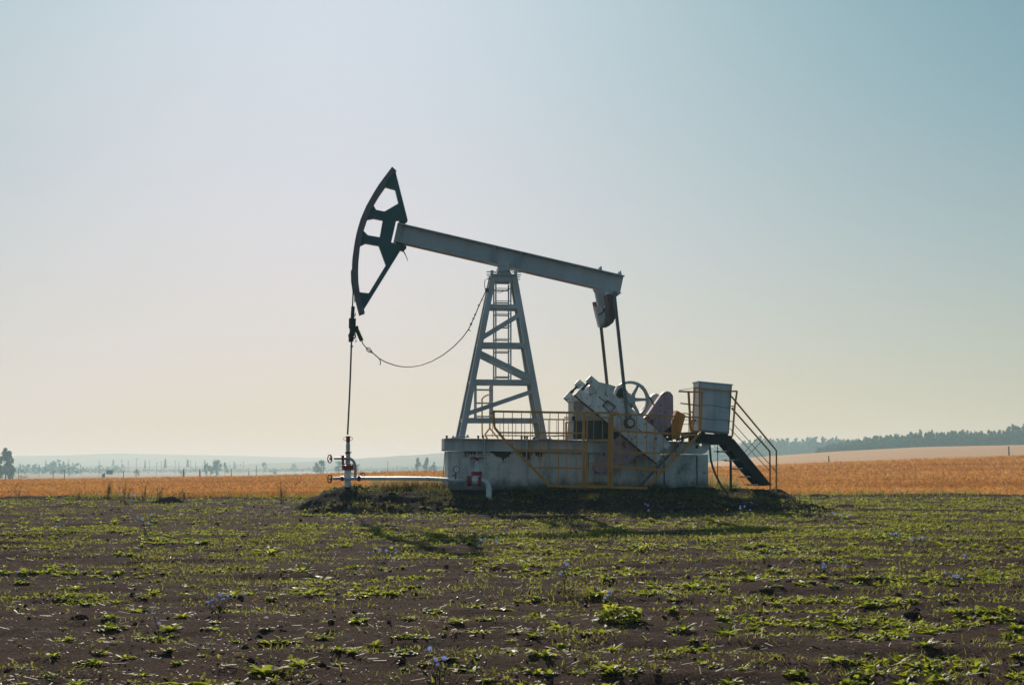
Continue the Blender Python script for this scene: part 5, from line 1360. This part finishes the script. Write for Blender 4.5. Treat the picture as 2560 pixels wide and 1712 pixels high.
pole(846.5, 1166, 1182, 250, .2, label='dark post just left of the wellhead pipe'); pole(1085.5, 1168, 1178, 240, .18, label='short dark post beside the footing left end'); pole(969.5, 1153, 1178, 700, .3, label='faint pole between the wellhead and the three trees')
for px, yt, yb, d in ((98, 1160, 1187, 600), (128, 1166, 1182, 800), (171, 1147.5, 1186, 520), (173.5, 1160, 1186, 620), (201, 1158, 1184, 700), (247, 1151, 1182, 650), (249.5, 1156, 1182, 750), (304, 1149, 1180, 700), (320, 1152, 1180, 650), (341, 1145, 1179, 800), (373, 1151, 1180, 800), (391, 1156, 1182, 600), (403, 1152, 1178, 800), (437.5, 1151, 1180, 700), (447, 1154, 1177, 560), (476.5, 1151, 1176, 800), (489, 1153, 1173, 700), (507, 1154, 1176, 900), (573, 1153, 1178, 1000), (608.5, 1153, 1180, 800), (583, 1152, 1178, 1000), (602, 1158, 1178, 900)):
    d *= 1.35; pole(px, yt, yb, d, .16 + d * .0001, cross=(.93,) if int(px) % 3 else None)
def pylon(px, yt, yb, d, wpx, label):
    b = at(px, yb, d); H = at(px, yt, d).z - b.z; W = wpx / F * d / 2; m = MB(); k = .07 + d * .00012
    lv = [0, .25, .45, .62, .78, 1.0]; wd = [W, W * .68, W * .46, W * .30, W * .16, .05 * W]
    for i in range(5):
        for sx, sy in ((-1, -1), (1, -1), (1, 1), (-1, 1)): m.bar((sx * wd[i], sy * wd[i], H * lv[i]), (sx * wd[i + 1], sy * wd[i + 1], H * lv[i + 1]), k, k)
        for sy in (-1, 1): m.bar((-wd[i], sy * wd[i], H * lv[i]), (wd[i + 1], sy * wd[i + 1], H * lv[i + 1]), k * .7, k * .7); m.bar((wd[i], sy * wd[i], H * lv[i]), (-wd[i + 1], sy * wd[i + 1], H * lv[i + 1]), k * .7, k * .7)
    for f, a in ((.64, 1.35), (.78, 1.0), (.9, .7)): m.bar((-W * a, 0, H * f), (W * a, 0, H * f), k * 1.3, k)
    o = m.build('lattice_pylon', M['pylon']); o.location = b; tag(o, label, 'pylon', 'lattice pylons on the left plain')
PYL = 'lattice pylon fading into the haze on the left plain'
pylon(413, 1145, 1170, 900, 6.5, 'largest lattice pylon with wide arms on the left plain'); pylon(469, 1147, 1168, 1000, 6.5, 'lattice pylon between the two twin-leg poles'); pylon(512, 1149, 1172, 1000, 5, 'lattice pylon above the left end of the dense tree clump')
for px, yt, yb, d, w in ((114, 1150, 1178, 900, 3.5), (283, 1148, 1165, 1300, 6), (362.5, 1149, 1170, 1200, 4), (587, 1155, 1172, 1300, 6), (51, 1158, 1180, 1200, 5)): pylon(px, yt, yb, d, w, PYL)
# marker posts at right
for px, yt, yb, d, lab in ((2072, 1140, 1154, 150, 'small marker post on the field crest right of the stairs'), (2522.5, 1116, 1138, 150, 'taller marker post with a side peg near the right edge')):
    b = at(px, yb + 3, d); H = at(px, yt, d).z - b.z; m = MB(); m.bar((0, 0, -.2), (0, 0, H), .10, .10); m.bar((-.02, 0, H * .42), (.14, 0, H * .40), .04, .04); m.bar((-.06, 0, H), (.06, 0, H), .12, .05)
    o = m.build('marker_post', M['poleWood']); o.location = b; tag(o, lab, 'post', 'marker posts')
# sheds on the plain
def shed(px, yt, yb, w, d, label, wall, roof, name='shed'):
    b = at(px, yb, d); H = at(px, yt, d).z - b.z; W = w / F * d; r = empty(name, b); tag(r, label, 'building', 'sheds on the far plain')
    m = MB(); m.box((-W / 2, -W * .2, -.5), (W / 2, W * .2, H * .62)); m.build('wall', M[wall], r)
    m = MB(); m.prism([Vector((-W * .53, 0, H * .6)), Vector((W * .53, 0, H * .6)), Vector((W * .53, 0, H * .66)), Vector((W * .49, 0, H)), Vector((-W * .49, 0, H)), Vector((-W * .53, 0, H * .66))], -W * .24, W * .24); m.build('roof', M[roof], r)
    m = MB(); m.box((-W * .1, -W * .2 - .06, -.3), (W * .1, -W * .2 - .01, H * .45)); m.build('door', M['barn'], r)
shed(274, 1174.5, 1182, 15, 520, 'gray barn beside the pale track on the left plain', 'barn', 'barn', 'barn'); shed(158.5, 1171.5, 1177, 12, 700, 'white-roofed shed in front of the hazy woods', 'wallpale', 'roofpale'); shed(133, 1176, 1180, 8, 760, 'small pale shed left of the white-roofed one', 'wallpale', 'wallpale'); shed(56, 1172, 1178, 8, 800, 'pale shed just right of the tall left tree', 'wallpale', 'roofpale'); shed(192, 1176, 1180, 6, 760, 'tiny pale shed right of the white-roofed one', 'wallpale', 'wallpale')
# a second, distant pump beyond the crest
b = at(259, 1189, 430); k = 430 / F; m = MB()
o = empty('field_machine', b); tag(o, 'tiny gray machine with a raised boom beside the gray barn', 'machine')
m.box((-2.2 * k, -1, -.5), (1.5 * k, 1, 5 * k)); m.build('body', M['barn'], o)
m = MB(); m.bar((-2 * k, 0, 4 * k), (5.5 * k, 0, 8 * k), .5, 1.2 * k); m.build('boom', M['barn'], o)

# ================================================================== AIR
m = MB(); m.box((-3600, -120, -13), (3600, 5000, 34))
hz = NT('haze_air'); pv = hz.new('ShaderNodeVolumePrincipled')
pv.inputs['Color'].default_value = (.52, .85, 1.0, 1); pv.inputs['Density'].default_value = .00058; pv.inputs['Anisotropy'].default_value = .2
pv.inputs['Absorption Color'].default_value = (1, 1, 1, 1)
hz.t.links.new(pv.outputs[0], hz.out.inputs['Volume'])
tag(m.build('haze', hz.m), kind='stuff')

# ================================================================== LIGHT
SUN_EL, SUN_AZ = R(24.5), R(-8)     # azimuth from straight ahead (+y), negative = left
sl = bpy.data.lights.new('sun', 'SUN'); sl.energy = 4.2; sl.angle = R(.5); sl.color = (1, .90, .76)
so = bpy.data.objects.new('sun', sl); COL.objects.link(so)
sd = Vector((math.sin(SUN_AZ) * math.cos(SUN_EL), math.cos(SUN_AZ) * math.cos(SUN_EL), math.sin(SUN_EL)))
so.rotation_euler = (-sd).to_track_quat('-Z', 'Y').to_euler(); so.location = (0, 0, 30)
w = bpy.data.worlds.new('World'); SC.world = w; w.use_nodes = True; nt = w.node_tree; nt.nodes.clear()
sky = nt.nodes.new('ShaderNodeTexSky'); sky.sky_type = 'NISHITA'; sky.sun_disc = False; sky.sun_elevation = SUN_EL; sky.sun_rotation = SUN_AZ
sky.air_density = 1.2; sky.dust_density = 2.0; sky.ozone_density = 1.6; sky.altitude = 100
# hazy air evens the aureole out: each channel is compressed, and a cream veil thickens towards the horizon; its blue-gray back is brightened as added fill
def wn(typ, **k):
    n = nt.nodes.new(typ)
    for a_, b_ in k.items(): setattr(n, a_, b_)
    return n
def wm(op, a_, b_=0., c_=0.):
    n = wn('ShaderNodeMath', operation=op)
    for i_, v_ in enumerate((a_, b_, c_)):
        if isinstance(v_, bpy.types.NodeSocket): nt.links.new(v_, n.inputs[i_])
        else: n.inputs[i_].default_value = v_
    return n.outputs[0]
sep = wn('ShaderNodeSeparateColor'); nt.links.new(sky.outputs[0], sep.inputs[0]); cmb = wn('ShaderNodeCombineColor')
for i_, (c_, k_) in enumerate(((4.0, 3.55), (1.5, 6.55), (2.0, 6.9))):
    x_ = wm('MULTIPLY', sep.outputs[i_], .1)
    nt.links.new(wm('MULTIPLY', wm('DIVIDE', x_, wm('ADD', wm('MULTIPLY', x_, 1 / c_), 1.0)), k_), cmb.inputs[i_])
tcw = wn('ShaderNodeTexCoord'); sxw = wn('ShaderNodeSeparateXYZ'); nt.links.new(tcw.outputs['Generated'], sxw.inputs[0])
veil = wm('MULTIPLY', wm('POWER', 2.718, wm('MULTIPLY', wm('MAXIMUM', sxw.outputs['Z'], 0.), -11.0)), wm('ADD', wm('MULTIPLY', sxw.outputs['Y'], .04), .54))
thin = wn('ShaderNodeTexNoise'); mpw = wn('ShaderNodeMapping'); mpw.inputs['Scale'].default_value = (1.2, 1.2, 4.5); nt.links.new(tcw.outputs['Generated'], mpw.inputs[0]); nt.links.new(mpw.outputs[0], thin.inputs['Vector'])
thin.inputs['Scale'].default_value = 2.2; thin.inputs['Detail'].default_value = 4
mxw = wn('ShaderNodeMix', data_type='RGBA'); nt.links.new(veil, mxw.inputs[0]); nt.links.new(cmb.outputs[0], mxw.inputs[6]); vc_ = wn('ShaderNodeMix', data_type='RGBA'); nt.links.new(wm('MULTIPLY_ADD', sxw.outputs['Y'], .5, .5), vc_.inputs[0]); vc_.inputs[6].default_value = (5.0, 5.5, 5.7, 1); vc_.inputs[7].default_value = (7.0, 6.1, 4.7, 1); nt.links.new(vc_.outputs[2], mxw.inputs[7])
cl_ = wn('ShaderNodeMix', data_type='RGBA'); cl_.inputs[7].default_value = (6.9, 6.45, 6.75, 1); nt.links.new(mxw.outputs[2], cl_.inputs[6])
cr_ = wn('ShaderNodeMapRange'); nt.links.new(thin.outputs['Fac'], cr_.inputs[0]); cr_.inputs[1].default_value = .42; cr_.inputs[2].default_value = .75; cr_.inputs[3].default_value = .05; cr_.inputs[4].default_value = .42
lf_ = wn('ShaderNodeMapRange', interpolation_type='SMOOTHSTEP'); nt.links.new(sxw.outputs['X'], lf_.inputs[0]); lf_.inputs[1].default_value = .06; lf_.inputs[2].default_value = -.12; nt.links.new(wm('MULTIPLY', cr_.outputs[0], lf_.outputs[0]), cl_.inputs[0])
bg = nt.nodes.new('ShaderNodeBackground'); bg.inputs['Strength'].default_value = .10
ow = nt.nodes.new('ShaderNodeOutputWorld')
hi_ = wn('ShaderNodeMapRange', interpolation_type='SMOOTHSTEP'); nt.links.new(sxw.outputs['Z'], hi_.inputs[0]); hi_.inputs[1].default_value = .10; hi_.inputs[2].default_value = .33
dp_ = wn('ShaderNodeMix', data_type='RGBA', blend_type='MULTIPLY'); nt.links.new(wm('MULTIPLY', hi_.outputs[0], wm('GREATER_THAN', sxw.outputs['Y'], 0.)), dp_.inputs[0]); nt.links.new(cl_.outputs[2], dp_.inputs[6]); dp_.inputs[7].default_value = (.82, .945, .935, 1)
nt.links.new(dp_.outputs[2], bg.inputs['Color']); nt.links.new(bg.outputs[0], ow.inputs['Surface'])

# ================================================================== CAMERA
cd = bpy.data.cameras.new('camera'); co = bpy.data.objects.new('camera', cd); COL.objects.link(co)
cd.sensor_width = 36; cd.lens = F / 2560 * 36; cd.clip_end = 12000; cd.clip_start = .1
co.location = CAM; co.rotation_euler = (math.pi / 2 + PITCH, 0, 0)
SC.camera = co
vs_ = SC.view_settings; vs_.view_transform = 'Standard'; vs_.look = 'None'; vs_.exposure = .16; vs_.gamma = 1
SC.cycles.volume_bounces = 1; SC.cycles.max_bounces = 8; SC.cycles.transparent_max_bounces = 8
